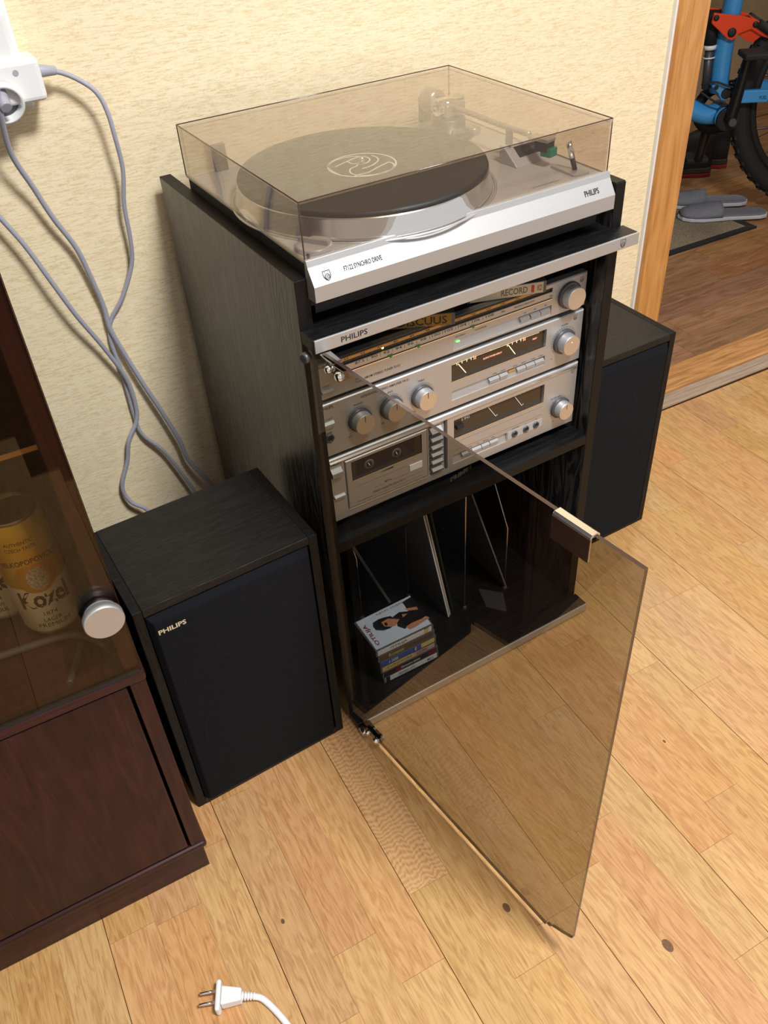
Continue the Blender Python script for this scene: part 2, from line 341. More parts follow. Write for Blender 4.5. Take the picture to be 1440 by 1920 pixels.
FR = {'cab': Matrix.Rotation(PHI, 4, 'Z'), 'room': Matrix.Identity(4),
      'bike': Matrix.Translation((2.29, 1.03, 0)) @ Matrix.Rotation(math.radians(-30), 4, 'Z')}
def tag(o, label, cat, group=None, kind=None):
    if label: o['label'] = label
    if cat: o['category'] = cat
    if group: o['group'] = group
    if kind: o['kind'] = kind
def thing(name, label, cat, loc=(0, 0, 0), frame='cab', group=None):
    o = bpy.data.objects.new(name, None); COL.objects.link(o); o.empty_display_size = .05
    o.matrix_world = FR[frame] @ Matrix.Translation(loc); OFF[o.name] = Vector(loc); tag(o, label, cat, group); return o
def obj(name, mb, m, parent=None, loc=None, frame='cab', bevel=0., seg=2, label=None, cat=None, group=None, kind=None):
    off = OFF[parent.name] if parent else Vector(loc or (0, 0, 0))
    me = bpy.data.meshes.new(name); me.from_pydata([tuple(q - off) for q in mb.v], [], mb.f); me.update()
    me.polygons.foreach_set('use_smooth', mb.sm)
    bm = bmesh.new(); bm.from_mesh(me); bmesh.ops.remove_doubles(bm, verts=bm.verts, dist=1e-6); bmesh.ops.recalc_face_normals(bm, faces=bm.faces); bm.to_mesh(me); bm.free()
    me.materials.append(M[m] if isinstance(m, str) else m)
    o = bpy.data.objects.new(name, me); COL.objects.link(o); OFF[o.name] = off
    if parent: o.parent = parent
    else: o.matrix_world = FR[frame] @ Matrix.Translation(off)
    if bevel:
        b = o.modifiers.new('bevel', 'BEVEL'); b.width = bevel; b.segments = seg; b.limit_method = 'ANGLE'; b.angle_limit = math.radians(40)
    if name in ('lettering', 'scale_numerals', 'meter_numerals', 'meter_red_marks', 'cassette_print') and not kind: kind = 'stuff'
    tag(o, label, cat, group, kind); return o
def struct(name, mb, m, **k): return obj(name, mb, m, frame='room', kind='structure', **k)
def clone(root, loc=None, label=None, mtx=None):
    r = root.copy(); COL.objects.link(r)
    if mtx is not None: r.matrix_world = mtx
    if label: r['label'] = label
    for ch in list(root.children):
        c = ch.copy(); COL.objects.link(c); c.parent = r
        for g in ch.children:
            d = g.copy(); COL.objects.link(d); d.parent = c
    return r
# text --------------------------------------------------------------
def textmesh(body, bold=0.):
    cu = bpy.data.curves.new('t', 'FONT'); cu.body = body; cu.size = 1; cu.offset = bold; cu.resolution_u = 2
    o = bpy.data.objects.new('t', cu); COL.objects.link(o)
    dg = bpy.context.evaluated_depsgraph_get(); me = bpy.data.meshes.new_from_object(o.evaluated_get(dg))
    V = [v.co.copy() for v in me.vertices]; F = [tuple(q.vertices) for q in me.polygons]
    bpy.data.objects.remove(o); bpy.data.curves.remove(cu); bpy.data.meshes.remove(me)
    x0 = min(v.x for v in V); x1 = max(v.x for v in V); y0 = min(v.y for v in V); y1 = max(v.y for v in V)
    return [((v.x - x0) / (x1 - x0), (v.y - y0) / (y1 - y0)) for v in V], F, (x1 - x0) / (y1 - y0)
def put_text(mb, body, o, u, v, w, h, bold=0., lift=.00015):
    """lettering filling the box w x h whose lower left corner is o, axes u (reading) and v (up)"""
    P, F, asp = textmesh(body, bold); o, u, v = Vector(o), Vector(u).normalized(), Vector(v).normalized(); n = u.cross(v) * lift
    if w is None: w = h * asp
    if h is None: h = w / asp
    mb.add([o + n + u * (a * w) + v * (b * h) for a, b in P], F); return mb

# ================================================================== the room (room axes: x along the wall, y into it)
YW = .44
w = MB()
w.box(-1.7, .985, YW, .53, 0, 2.5); w.box(1.86, 2.5, YW, .53, 0, 2.5); w.box(.985, 1.86, YW, .53, 2.05, 2.5)
struct('wall_back', w, 'wallpaper')
struct('ceiling', MB().box(-1.7, 2.5, -2.6, YW, 2.5, 2.54), 'plaster')
floor = struct('floor', MB().box(-1.7, 2.5, -2.6, .53, -.04, -.004), 'underfloor')
struct('trim_1', MB().box(.923, .988, .42, YW, .012, 2.08), 'pine', bevel=.004)            # door casing
struct('trim_2', MB().box(.985, 1.0, .44, .53, .012, 2.05), 'pine')                          # jamb
struct('trim_3', MB().box(.9185, .9235, .432, YW, .0, 2.08), 'plaster')                       # caulk line beside the casing
struct('trim_4', MB().box(.99, 1.87, .402, .441, 0, .012), 'worn', bevel=.004)               # threshold, worn front strip
struct('trim_5', MB().box(.99, 1.87, .442, .489, 0, .017), 'pinex', bevel=.003)
struct('trim_6', MB().box(.99, 1.87, .491, .531, 0, .013), 'pinex', bevel=.003)
# oak parquet: boards 189 mm wide of three strips, laid 0.4 degrees off the wall axis
BW = .1895; joints = {}
def known(i, y): joints.setdefault(i, []).append(y)
# (strip index, y) seen in the photograph
for i, y in ((11, -.06), (10, -.06), (9, -.235), (16, .187), (-2, -.322), (-6, -.16), (-1, -.394), (0, -.30), (3, -.39), (8, -.16), (6, -.45), (2, -.42), (12, -.21), (14, -.02)): known(i, y)
rot = Matrix.Rotation(math.radians(-.4), 4, 'Z')
for i in range(-19, 31):
    x0 = -.0605 + i * BW / 3
    js = sorted(joints.get(i, []))
    ys = []
    y = js[0] if js else random.uniform(-.3, .1)
    while y > -1.3: y -= random.uniform(.33, .5); ys.append(y)
    ys = ys[::-1] + (js or [])
    y = (ys[-1] if ys else -1.3)
    while y < .41: y += random.uniform(.33, .5); ys.append(y)
    for a, b in zip(ys, ys[1:]):
        if b < -1.15 and i % 1 == 0: continue
        b2 = min(b, .408)
        if b2 - a < .03: continue
        g = .0005 if i % 3 == 0 else .00012; g2 = .0005 if i % 3 == 2 else .00012
        hz = random.uniform(-.0001, .0)
        mb = MB().prism([(x0 + g, a + .0002), (x0 + BW / 3 - g2, a + .0002), (x0 + BW / 3 - g2, b2 - .0002), (x0 + g, b2 - .0002)], (0, 0, .006), (0, 0, -.006 + hz), (1, 0, 0), (0, 1, 0)).xf(rot)
        wav = (i == 0 and a < -.1 and b > -.2)
        obj('plank', mb, 'wavyoak' if wav else 'oak', parent=floor)
# dark knots in the oak
M['knot'] = plain('oak_knot', srgb(104, 70, 42), .5, nscale=300, noise=.3)
for (x, y, r) in ((.042, -.380, .0045), (.192, -.524, .006), (-.227, -.245, .0025), (.402, -.289, .002)):
    obj('knot', MB().lathe([(r, 0), (r * .9, .00006), (0, .00006)], (x, y, .00004), n=14).xf(Matrix.Translation((x, y, 0)) @ Matrix.Scale(1.5, 4, (0, 1, 0)) @ Matrix.Translation((-x, -y, 0))), 'knot', parent=floor)
# hall beyond the doorway
hall = struct('floor_hall', MB().box(.5, 4.0, .53, 3.2, -.05, -.004), 'underfloor')
for r in range(22):
    y0 = .532 + r * .096; x = .62 + random.uniform(0, .5)
    xs = [.6, x]
    while x < 3.4: x += random.uniform(.5, .85); xs.append(x)
    if y0 > 2.6: break
    for a, b in zip(xs, xs[1:]):
        obj('plank', MB().box(a + .0004, b - .0004, y0 + .0005, y0 + .0955, -.006, 0), 'laminate', parent=hall)
struct('wall_hall_back', MB().box(.5, 4.0, 3.2, 3.3, 0, 2.5), 'hallwall')
struct('wall_hall_left', MB().box(.4, .5, .53, 3.3, 0, 2.5), 'hallwall')
struct('wall_hall_right', MB().box(4.0, 4.1, .53, 3.3, 0, 2.5), 'hallwall')
struct('ceiling_hall', MB().box(.4, 4.1, .53, 3.3, 2.5, 2.55), 'plaster')
struct('wall_right', MB().box(2.5, 4.1, .43, .53, 0, 2.5), 'wallpaper')

# ================================================================== the rack
W_, T_, H_, D_ = .4694, .0165, .7614, .4135
rack = thing('hifi_rack', 'tall black ash hi-fi rack with open tinted glass door, holding turntable and silver components', 'rack', (.2347, .2, 0))
P = dict(parent=rack)
def sidepoly(): return [(0, .004), (D_, .004), (D_, H_), (0, H_)]
for x0 in (0., W_ - T_):
    obj('side_panel', MB().box(x0, x0 + T_, .0006, D_, .004, H_), 'ash_z', bevel=.0008, **P)
    e = MB().box(x0 + .0003, x0 + T_ - .0003, -.0004, .0006, .0045, H_ - .0005); obj('front_edge_band', e, 'edge', **P)
    obj('top_edge_band', MB().box(x0 + .0003, x0 + T_ - .0003, .001, D_ - .0005, H_, H_ + .0008), 'edge', **P)
obj('back_panel', MB().box(T_, W_ - T_, D_ - .008, D_ - .003, .02, .70), 'black', **P)
obj('middle_shelf', MB().box(T_, W_ - T_, .001, D_ - .01, .3612, .3772), 'ash_x', **P)
obj('shelf_edge_band', MB().box(T_, W_ - T_, -.0002, .001, .3614, .377), 'edge', **P)
obj('top_shelf', MB().box(T_, W_ - T_, 0, D_ - .01, .6889, .7041), 'ash_x', **P)
obj('top_nose_board', MB().box(.0, .4729, -.0285, -.0006, .6889, .7041), 'ash_x', bevel=.001, **P)
obj('bottom_shelf', MB().box(T_, W_ - T_, -.0004, D_ - .01, .0045, .020), 'ash_x', **P)
obj('bottom_nose_board', MB().box(.0, .4729, -.0285, -.0006, .0045, .020), 'ash_x', bevel=.001, **P)
bar = obj('top_trim_bar', MB().box(.0012, .4729, -.0315, -.0287, .6885, .7045), 'alu', bevel=.0009, **P)
t = MB(); put_text(t, 'PHILIPS', (.0335, -.0315, .6927), (1, 0, 0), (0, 0, 1), .0335, .0068, .012); obj('lettering', t, 'ink', bar)
def shield(cx, z, s, y, n=(0, -1, 0)):
    m = MB(); q = [(-.5, .6), (.5, .6), (.5, -.1), (.3, -.45), (0, -.65), (-.3, -.45), (-.5, -.1)]
    pts = [(cx + a * s, y, z + b * s) for a, b in q]
    m.ribbon(pts, s * .09, n, .0001, True)
    c = [(cx + .33 * s * math.cos(k * .5236), y, z - .12 * s + .33 * s * math.sin(k * .5236)) for k in range(12)]
    m.ribbon(c, s * .08, n, .0001, True)
    for k in (-.12, .06): m.ribbon([(cx - .28 * s, y, z + (k - .12) * s), (cx - .1 * s, y, z + (k - .03) * s), (cx + .1 * s, y, z + (k - .16) * s), (cx + .28 * s, y, z + (k - .1) * s)], s * .06, n, .0001)
    m.ribbon([(cx - .3 * s, y, z + .42 * s), (cx - .2 * s, y, z + .42 * s)], s * .1, n, .0001); m.ribbon([(cx + .2 * s, y, z + .42 * s), (cx + .3 * s, y, z + .42 * s)], s * .1, n, .0001)
    return m
obj('emblem', shield(.4455, .6965, .0085, -.0315), 'ink', bar)
obj('bottom_trim_bar', MB().box(.0165, .4729, -.0315, -.0287, .0040, .0205), 'alu', bevel=.0009, **P)
# door glass, hinged on the left edge and swung out by a little over ninety degrees
TH = 1.4686; HX, HY = .012, -.0688
dv, nv = Vector((math.cos(TH), -math.sin(TH), 0)), Vector((math.sin(TH), math.cos(TH), 0))
def dp(s, z, n=0.): return Vector((HX, HY, 0)) + dv * s + nv * n + Vector((0, 0, z))
poly = [(-.062, .0215), (-.034, .0215), (-.034, .019), (.3655, .0195), (.3675, .0255), (.3725, .0265), (.376, .0325), (.392, .0425), (.403, .0505), (.407, .0535), (.4086, .057), (.4086, .6895), (-.034, .6895), (-.034, .688), (-.062, .688)]
g = obj('door_glass', MB().prism(poly, nv * .004, Vector((HX, HY, 0)) - nv * .002, dv, (0, 0, 1)), 'door_glass', label='brown tinted glass door with a broken lower corner', **P)
eg = MB()
for (a, b), (c, d) in zip(poly, poly[1:] + poly[:1]):
    if max(a, c) < .3 or (b < .0196 and d < .0196): continue
    v = Vector((c - a, d - b)); v.normalize(); nx, nz = v.y, -v.x
    q = [dp(a, b, -.00205), dp(c, d, -.00205), dp(c, d, .00205), dp(a, b, .00205)]; k = (dv * nx + Vector((0, 0, nz))) * .00025
    eg.add([x + k for x in q], [(0, 1, 2, 3)])
obj('polished_edge', eg, 'glassedge', g)
M['lowcover'] = plain('glass_edge_cover', srgb(168, 130, 88), .3)
obj('bottom_edge_cover', MB().obox(dp(.166, .0189), dv, nv, (0, 0, 1), .199, .0021, .0002), 'lowcover', g)  # added floor-brown strip, covers the bright line along the glass bottom
hd = MB(); pr = [(-.0065, -.026), (-.0065, .0), (-.0045, .0022), (.0025, .0022), (.0045, .0), (.0045, -.006), (.0035, -.006), (.0032, -.0006), (-.0048, -.0006), (-.0048, -.026)]
hd.prism([(a, b) for a, b in pr], dv * .0425, dp(.3157, .6895), nv, (0, 0, 1))
obj('clip_handle', hd, 'chrome', g, bevel=.0006)
obj('handle_face', MB().obox(dp(.337, .676, -.0069), dv, nv, (0, 0, 1), .0212, .0005, .0125), 'handlereflect', g, bevel=.0004)
# hinges
def hinge(z, top):
    k = MB(); s = 1 if top else -1
    k.obox(dp(-.006, z - s * .004, .0), dv, nv, (0, 0, 1), .016, .0055, .0055)
    k.box(.005, .019, -.060, -.032, z + s * .0002, z + s * .0022)
    h = obj('hinge', k, 'darkchrome', rack, bevel=.0008)
    for a, b, r in ((.006, -.009, .0058), (-.014, -.008, .0045)):
        obj('hinge_screw', MB().lathe([(0, 0), (r, 0), (r, .005), (r * .7, .0075), (0, .008)], dp(a, z - s * .005, -.004), -nv, 20), 'chrome', h)
    return h
hinge(.686, True); hinge(.0225, False)
k = MB().lathe([(0, 0), (.007, 0), (.007, .012), (.0055, .014), (0, .014)], (.006, -.03, .008), (0, -1, 0), 20); obj('hinge_pivot', k, 'chrome', **P)
k = MB().lathe([(0, 0), (.0065, 0), (.0065, .006), (.005, .008), (0, .008)], (.0, -.012, .678), (-1, -.4, 0), 20); obj('hinge_pivot', k, 'darkring', **P)

# ================================================================== hi-fi components
YC = .0243; XL, XR = .0247, .4447
def knob(parent, x, z, rr, rb, rc, depth, name, mark=True, capmat='spun'):
    k = obj(name, MB().lathe([(rb, -.001), (rb, depth - .0012), (rb - .0008, depth)], (x, YC, z), (0, -1, 0), 48), 'alu', parent)
    obj('base_ring', MB().lathe([(rr, -.001), (rr, .0035), (rr - .001, .0045), (rb - .0005, .0045)], (x, YC, z), (0, -1, 0), 48), 'darkring', k)
    obj('knob_cap', MB().lathe([(rb - .0008, depth), (0, depth)], (x, YC, z), (0, -1, 0), 48), capmat, k)
    if mark: obj('pointer_mark', MB().box(x - .0004, x + .0004, YC - depth - .0002, YC - depth, z + .004, z + .0125), 'ink', k)
    return k
def ticks(mb, x, z, r0, r1, a0, a1, n, w=.0005):
    for i in range(n):
        a = math.radians(a0 + (a1 - a0) * i / (n - 1)); d = Vector((math.sin(a), 0, math.cos(a)))
        mb.ribbon([Vector((x, YC, z)) + d * r0, Vector((x, YC, z)) + d * r1], w, (0, -1, 0), .0001)
def T(mb, s, x0, x1, z, h, bold=.0, y=YC): return put_text(mb, s, (x0, y, z - h / 2), (1, 0, 0), (0, 0, 1), x1 - x0, h, bold)
def button(parent, x0, x1, z0, z1, y=YC, d=.004, m='button', name='push_button'):
    b = MB().prism([(0, 0), (-d, .0008), (-d, (z1 - z0) * .62), (-d * .25, z1 - z0), (0, z1 - z0)], (x1 - x0, 0, 0), (x0, y, z0), (0, 1, 0), (0, 0, 1))
    return obj(name, b, m, parent)
def hifi(name, label, cat, z0, z1, holes, ch=.0014):
    t = thing(name, label, cat, (.2347, .18, z0), group='stacked silver hi-fi components')
    obj('faceplate', MB().panel(XL, XR, z0, z1, YC, .012, holes, ch), 'alu', t)
    obj('cabinet_body', MB().box(XL + .003, XR - .003, YC + .011, .34, z0 - .0, z1 - .0008), 'blackmatt', t)
    return t
# --- tuner
Z0, Z1 = .5890, .6393
tun = hifi('stereo_tuner', 'slim silver stereo tuner with lit dial scale, topmost of the three components', 'tuner', Z0, Z1,
           [(.0555, .3835, .6270, .6332, .003), (.222, .3838, .5925, .6075, .0045)])
for x in (.06, .40): obj('foot', MB().cyl((x, .06, Z0 - .0058), (x, .06, Z0), .012), 'blackmatt', tun)
obj('dial_strip', MB().box(.0555, .3835, YC + .0025, YC + .003, .6270, .6332), 'dialblack', tun)
obj('gold_scale', MB().box(.0545, .3682, YC - .0004, YC + .001, .6337, .6371), 'dialgold', tun)
obj('top_dial_lip', MB().box(.0545, .3682, YC - .0004, YC + .001, .6372, .6390), 'dialblack', tun)
obj('band_filler', MB().add([(.222, YC + .0044, .6075), (.3838, YC + .0044, .6075), (.3838, YC + .0008, .5928), (.222, YC + .0008, .5928)], [(0, 1, 2, 3)]), 'alu', tun)
obj('band_ledge', MB().box(.222, .3838, YC + .0001, YC + .0048, .5920, .5928), 'polished', tun)
obj('white_rule', MB().box(.046, .3838, YC - .0009, YC, .6163, .6176), 'polished', tun)
obj('black_rule', MB().box(.046, .3838, YC - .0002, YC, .6177, .6186), 'ink', tun)
t = MB()
for s, x in zip(('87.5', '90', '92', '94', '96', '98', '100', '102', '104', '106', '108'), (.0835, .1043, .1216, .1395, .1568, .1759, .1953, .215, .2355, .2573, .2792)):
    wd = .0018 * len(s.replace('.', '')) + .001; T(t, s, x - wd, x + wd, .6247, .0034)
for x in (.094, .113, .1305, .148, .166, .1856, .2051, .2252, .246, .268): t.box(x - .0002, x + .0002, YC - .0002, YC, .6222, .6262)
T(t, 'MHz', .298, .304, .6237, .0026); T(t, 'FM', .379, .3835, .6215, .0026); T(t, 'FREQUENCY INDICATOR', .3195, .3525, .6232, .0026)
T(t, 'AM-FM STEREO TUNER F2121', .0877, .1403, .6002, .0033, .01); T(t, 'PHILIPS', .0258, .0445, .6348, .0044, .012); T(t, 'ON/OFF', .029, .0395, .6075, .0026)
T(t, 'FM STEREO', .225, .2405, .6112, .0022); T(t, 'AUTO/MANUAL', .256, .275, .6112, .0022); T(t, 'LW', .336, .340, .6103, .0022); T(t, 'MW', .353, .3575, .6103, .0022); T(t, 'FM', .371, .375, .6103, .0022)
obj('lettering', t, 'ink', tun)
t = MB(); xs = [.062 + i * .0235 for i in range(13)]
for i, x in enumerate(xs): T(t, str(53 + i * 9), x, x + .006, .6353, .0022, y=YC - .0005)
obj('scale_numerals', t, 'brownink', tun)
t = MB()
for i in range(13): T(t, str(150 + i * 20), .066 + i * .0238, .0735 + i * .0238, .6301, .0022, y=YC + .0025)
obj('scale_numerals', t, 'greyink', tun)
for x in (.127, .1681, .2523): obj('green_pointer', MB().prism([(-.004, .0016), (.004, .0016), (.001, -.002), (-.001, -.002)], (0, .0005, 0), (x, YC - .0012, .6178)), 'markgreen', tun)
obj('tuning_light', MB().lathe([(0, .0012), (.0014, .0008), (.0016, 0)], (.1178, YC + .0024, .6312), (0, -1, 0), 16), 'ledyellow', tun)
obj('stereo_light', MB().box(.2275, .2325, YC + .0008, YC + .002, .6022, .6042), 'ledgreen', tun)
obj('emblem', shield(.4343, .6302, .006, YC), 'ink', tun)
obj('box_logo', MB().ribbon([(.0757, YC, .5982), (.0757, YC, .6022), (.0845, YC, .6022), (.0845, YC, .5982)], .0006, (0, -1, 0), .0001, True), 'ink', tun)
button(tun, .0275, .0435, .5985, .6035)
for a, b in ((.331, .346), (.3485, .3645), (.3655, .3815)): button(tun, a, b, .597, .6045, YC + .004, .005)
knob(tun, .4132, .6140, .0192, .0160, .0150, .017, 'tuning_knob', False)
# --- amplifier
Z0, Z1 = .5040, .5827
amp = hifi('stereo_amplifier', 'silver stereo amplifier with four round knobs and lit power meter, middle component', 'amplifier', Z0, Z1,
           [(.2188, .3786, .5465, .5732, .006), (.2192, .3785, .5165, .5315, .0045)])
for x in (.06, .40): obj('foot', MB().cyl((x, .06, Z0 - .0054), (x, .06, Z0), .012), 'blackmatt', amp)
obj('meter_window', MB().box(.2188, .3786, YC + .0045, YC + .005, .5465, .5732), 'smoked', amp)
obj('window_sill', MB().box(.2188, .3786, YC - .0006, YC + .0045, .5455, .5466), 'polished', amp)
obj('band_filler', MB().add([(.2192, YC + .0044, .5315), (.3785, YC + .0044, .5315), (.3785, YC + .0008, .5168), (.2192, YC + .0008, .5168)], [(0, 1, 2, 3)]), 'alu', amp)
obj('band_ledge', MB().box(.2192, .3785, YC + .0001, YC + .0048, .5160, .5168), 'polished', amp)
ym = YC + .0044
obj('meter_line', MB().box(.2195, .3690, ym - .0003, ym, .5690, .56945), 'meterline', amp)
t = MB(); t2 = MB()
for x0 in (.2270, .3105):
    for s, dx in (('.003', 0.), ('.03', .0085), ('.3', .0165), ('3', .0242), ('20', .0292)): T(t, s, x0 + dx, x0 + dx + (.0066 if len(s) > 3 else .0052), .5712, .0026, .02, y=ym)
    for dx in (.003, .0115, .0192, .0262): t.box(x0 + dx, x0 + dx + .0006, ym - .0003, ym, .5660, .5690)
    for dx in (.0305, .0322, .0339): t2.box(x0 + dx, x0 + dx + .0007, ym - .0003, ym, .5650, .5690)
T(t, 'dB/WATTS', .2835, .3005, .5710, .0022, .02, y=ym)
obj('meter_numerals', t, 'meterlit', amp); T(t2, 'OUTPUT POWER DISPLAY', .2735, .305, .5602, .0026, .015, y=ym); T(t2, 'RIGHT', .3580, .3655, .5620, .0026, .015, y=ym)
obj('meter_red_marks', t2, 'meterred', amp)
for x0, x1 in ((.2318, .2446), (.315, .3275)):
    a, b = Vector((x0, ym - .0008, .5680)), Vector((x1, ym - .0008, .5500)); obj('meter_needle', MB().ribbon([a, b], .0008, (0, -1, 0), .0003), 'meterlit', amp)
t = MB()
T(t, 'INTEGRATED STEREO AMPLIFIER F4121', .0812, .1522, .5750, .0033, .01); T(t, 'PHILIPS', .0252, .0415, .5770, .0042, .012); T(t, 'ON/OFF', .029, .0385, .5605, .0022)
T(t, 'BALANCE', .0700, .0830, .5668, .0026); T(t, 'BASS', .1200, .1275, .5668, .0026); T(t, 'TREBLE', .1655, .1760, .5663, .0026); T(t, 'VOLUME', .4045, .4165, .5692, .0026)
T(t, 'PHONES', .0268, .0368, .5405, .0020); T(t, 'LEFT', .058, .0645, .5230, .0022); T(t, 'MIN', .108, .1125, .5240, .0022); T(t, 'MIN', .156, .1605, .5230, .0022)
for s, x in (('SPK', .287), ('MUTE', .301), ('LOUD', .3215), ('MONO', .3365), ('TAPE', .353), ('TUNER', .367)): T(t, s, x, x + .0075, .5338, .0018)
T(t, '0', .3905, .3925, .5215, .0024)
for kx, kz in ((.0765, .5437), (.1235, .5440), (.1712, .5428)): ticks(t, kx, kz, .0178, .0198, -130, 100, 27, .0004)
ticks(t, .4109, .5438, .0205, .0225, -125, 130, 26, .0006)
obj('lettering', t, 'ink', amp)
obj('emblem', shield(.4291, .5748, .006, YC), 'ink', amp)
for nm, kx, kz in (('balance_knob', .0765, .5437), ('bass_knob', .1235, .5440), ('treble_knob', .1712, .5428)): knob(amp, kx, kz, .0168, .0142, .0136, .016, nm)
k = knob(amp, .4109, .5438, .0188, .0150, .0142, .018, 'volume_knob', False)
obj('pointer_mark', MB().lathe([(0, .0004), (.0012, 0)], (.4109, YC - .018, .549), (0, -1, 0), 10), 'needle', k)
button(amp, .0256, .0398, .5500, .5575)
for a, b, m in ((.2815, .2985, 'button'), (.2995, .3125, 'button'), (.316, .3275, 'dialgold'), (.3295, .3445, 'button'), (.3455, .3605, 'button'), (.3615, .3770, 'button')): button(amp, a, b, .5205 if m == 'button' else .524, .5282, YC + .004, .0055 if m == 'button' else .003, m)
def jack(parent, x, z, r=.0052):
    j = obj('jack_socket', MB().lathe([(r, 0), (r, .0022), (r * .72, .0026), (r * .62, .0018)], (x, YC, z), (0, -1, 0), 28), 'darkring', parent)
    obj('socket_hole', MB().lathe([(r * .62, .0016), (0, .0012)], (x, YC, z), (0, -1, 0), 24), 'ink', j)
    return j
jack(amp, .0318, .5328, .0062)
# --- cassette deck
Z0, Z1 = .3935, .4986
dk = hifi('cassette_deck', 'silver cassette deck with cassette window and piano keys, lowest component on the middle shelf', 'cassette deck', Z0, Z1,
          [(.0481, .1779, .4069, .4889, .004), (.1795, .2115, .4055, .4895, .004), (.2225, .3825, .4527, .4830, .006), (.2203, .3165, .4085, .4240, .0045)], .0018)
for x in (.06, .40): obj('foot', MB().cyl((x, .06, .3772), (x, .06, Z0), .012), 'blackmatt', dk)
obj('front_lip', MB().prism([(0, 0), (-.0022, .0004), (-.0022, .0012), (0, .0028)], (XR - XL - .006, 0, 0), (XL + .003, YC, .4915), (0, 1, 0), (0, 0, 1)), 'polished', dk)
door = obj('cassette_door', MB().panel(.0492, .1774, .4080, .4880, YC - .0012, .004, [(.0577, .1684, .4530, .4833, .003)], .0012), 'alu', dk)
obj('door_gap', MB().box(.0481, .1779, YC + .0028, YC + .0032, .4069, .4889), 'ink', dk)
obj('door_window', MB().box(.0577, .1684, YC + .0004, YC + .0009, .4530, .4833), 'smoked', door)
obj('window_sill', MB().box(.0577, .1684, YC - .0020, YC + .0004, .4520, .4532), 'polished', door)
obj('door_lower_edge', MB().box(.0492, .1774, YC - .0016, YC + .001, .4064, .4076), 'polished', door)
for x in (.0852, .1283):
    obj('reel_hub', MB().lathe([(.0078, 0), (.0078, .0003), (.0045, .0004)], (x, YC + .0004, .468), (0, -1, 0), 28), 'greyink', door)
    obj('reel_spoke', MB().ribbon([(x - .001, YC + .0002, .4708), (x + .0012, YC + .0002, .4655)], .0009, (0, -1, 0), .0002), 'needle', door)
obj('cassette_shell', MB().box(.0655, .1575, YC + .00035, YC + .0004, .4545, .4805), 'spine_d', door)
obj('eject_button', MB().box(.1470, .1677, YC - .0024, YC, .4289, .4397), 'whiteprint', door, bevel=.0005)
t = MB(); T(t, 'METAL', .1065, .1178, .4297, .0028, .01, y=YC - .0012); T(t, 'STEREO CASSETTE DECK F6121', .0862, .1393, .4195, .0030, .01, y=YC - .0012)
for a, b, z in ((.060, .143, .4405), (.090, .1045, .4268), (.1195, .146, .4268), (.062, .085, .4145), (.1405, .170, .4205), (.060, .168, .4135)): t.box(a, b, YC - .0013, YC - .0012, z, z + .0003)
t.add([(.098, YC - .0014, .4476), (.122, YC - .0014, .4476), (.120, YC - .0014, .4496), (.112, YC - .0014, .4490)], [(0, 1, 2, 3)])
obj('lettering', t, 'ink', door)
t = MB(); T(t, 'ATH', .137, .142, .4716, .0024, y=YC + .0003); T(t, 'SUPER', .1345, .144, .4672, .002, y=YC + .0003); T(t, 'CHROM', .1375, .148, .4630, .002, y=YC + .0003); T(t, 'A', .066, .068, .463, .0035, y=YC + .0003)
obj('cassette_print', t, 'greyink', door)
obj('key_well', MB().box(.1795, .2115, YC + .0038, YC + .0042, .4055, .4895), 'aludeck', dk)
obj('key_well_edge', MB().box(.2085, .2115, YC + .0005, YC + .0038, .4062, .489), 'darkring', dk)
for i, z in enumerate((.4795, .4667, .4537, .4412, .4285, .4153)):
    kz = obj('piano_key', MB().prism([(0, -.0048), (-.0085, -.0036), (-.0085, -.0012), (-.0015, .0045), (0, .0045)], (.0185, 0, 0), (.1832, YC + .003, z), (0, 1, 0), (0, 0, 1)), 'button', dk, bevel=.0004)
    obj('key_front', MB().box(.1836, .2013, YC - .0057, YC - .0054, z - .0034, z - .0014), 'darkring', kz)
obj('record_lamp', MB().box(.190, .2015, YC + .0025, YC + .004, .4862, .4888), 'paper', dk)
obj('meter_window', MB().box(.2225, .3825, YC + .0045, YC + .005, .4527, .4830), 'smoked', dk)
obj('window_sill', MB().box(.2225, .3825, YC - .0006, YC + .0045, .4517, .4528), 'polished', dk)
t = MB(); T(t, '190', .2390, .2520, .4765, .0046, y=ym)
for x0 in (.283, .330):
    for j in range(7): t.box(x0 + j * .0038, x0 + j * .0038 + .0005, ym - .0003, ym, .4785 if j % 2 else .4795, .4815)
    T(t, '20 10 5 3 0 3', x0 - .002, x0 + .024, .4822, .0014, y=ym)
obj('meter_numerals', t, 'whiteprint', dk)
for x0, x1 in ((.2838, .2977), (.3307, .3446)): obj('meter_needle', MB().ribbon([(x0, ym - .0008, .4795), (x1, ym - .0008, .4590), (x1 + .003, ym - .0008, .4610)], .0007, (0, -1, 0), .0003), 'needle', dk)
obj('reset_button', MB().box(.2275, .2395, YC - .001, YC + .0045, .4650, .4712), 'ink', dk, bevel=.0006)
obj('band_filler', MB().add([(.2203, YC + .0044, .4240), (.3165, YC + .0044, .4240), (.3165, YC + .0008, .4088), (.2203, YC + .0008, .4088)], [(0, 1, 2, 3)]), 'alu', dk)
obj('band_ledge', MB().box(.2203, .3165, YC + .0001, YC + .0048, .4080, .4088), 'polished', dk)
for a, b in ((.2365, .2535), (.2545, .2705), (.2715, .2850), (.2860, .3005)): button(dk, a, b, .4135, .4215, YC + .004, .0055)
jp = obj('jack_plate', MB().box(.3180, .3820, YC - .0006, YC + .001, .4108, .4240), 'aludeck', dk)
for x in (.3305, .3516, .3705): jack(dk, x, .4172)
t = MB(); T(t, 'PHILIPS', .0262, .0448, .4896, .0042, .012, ); T(t, 'ON/OFF', .030, .0395, .4662, .0018)
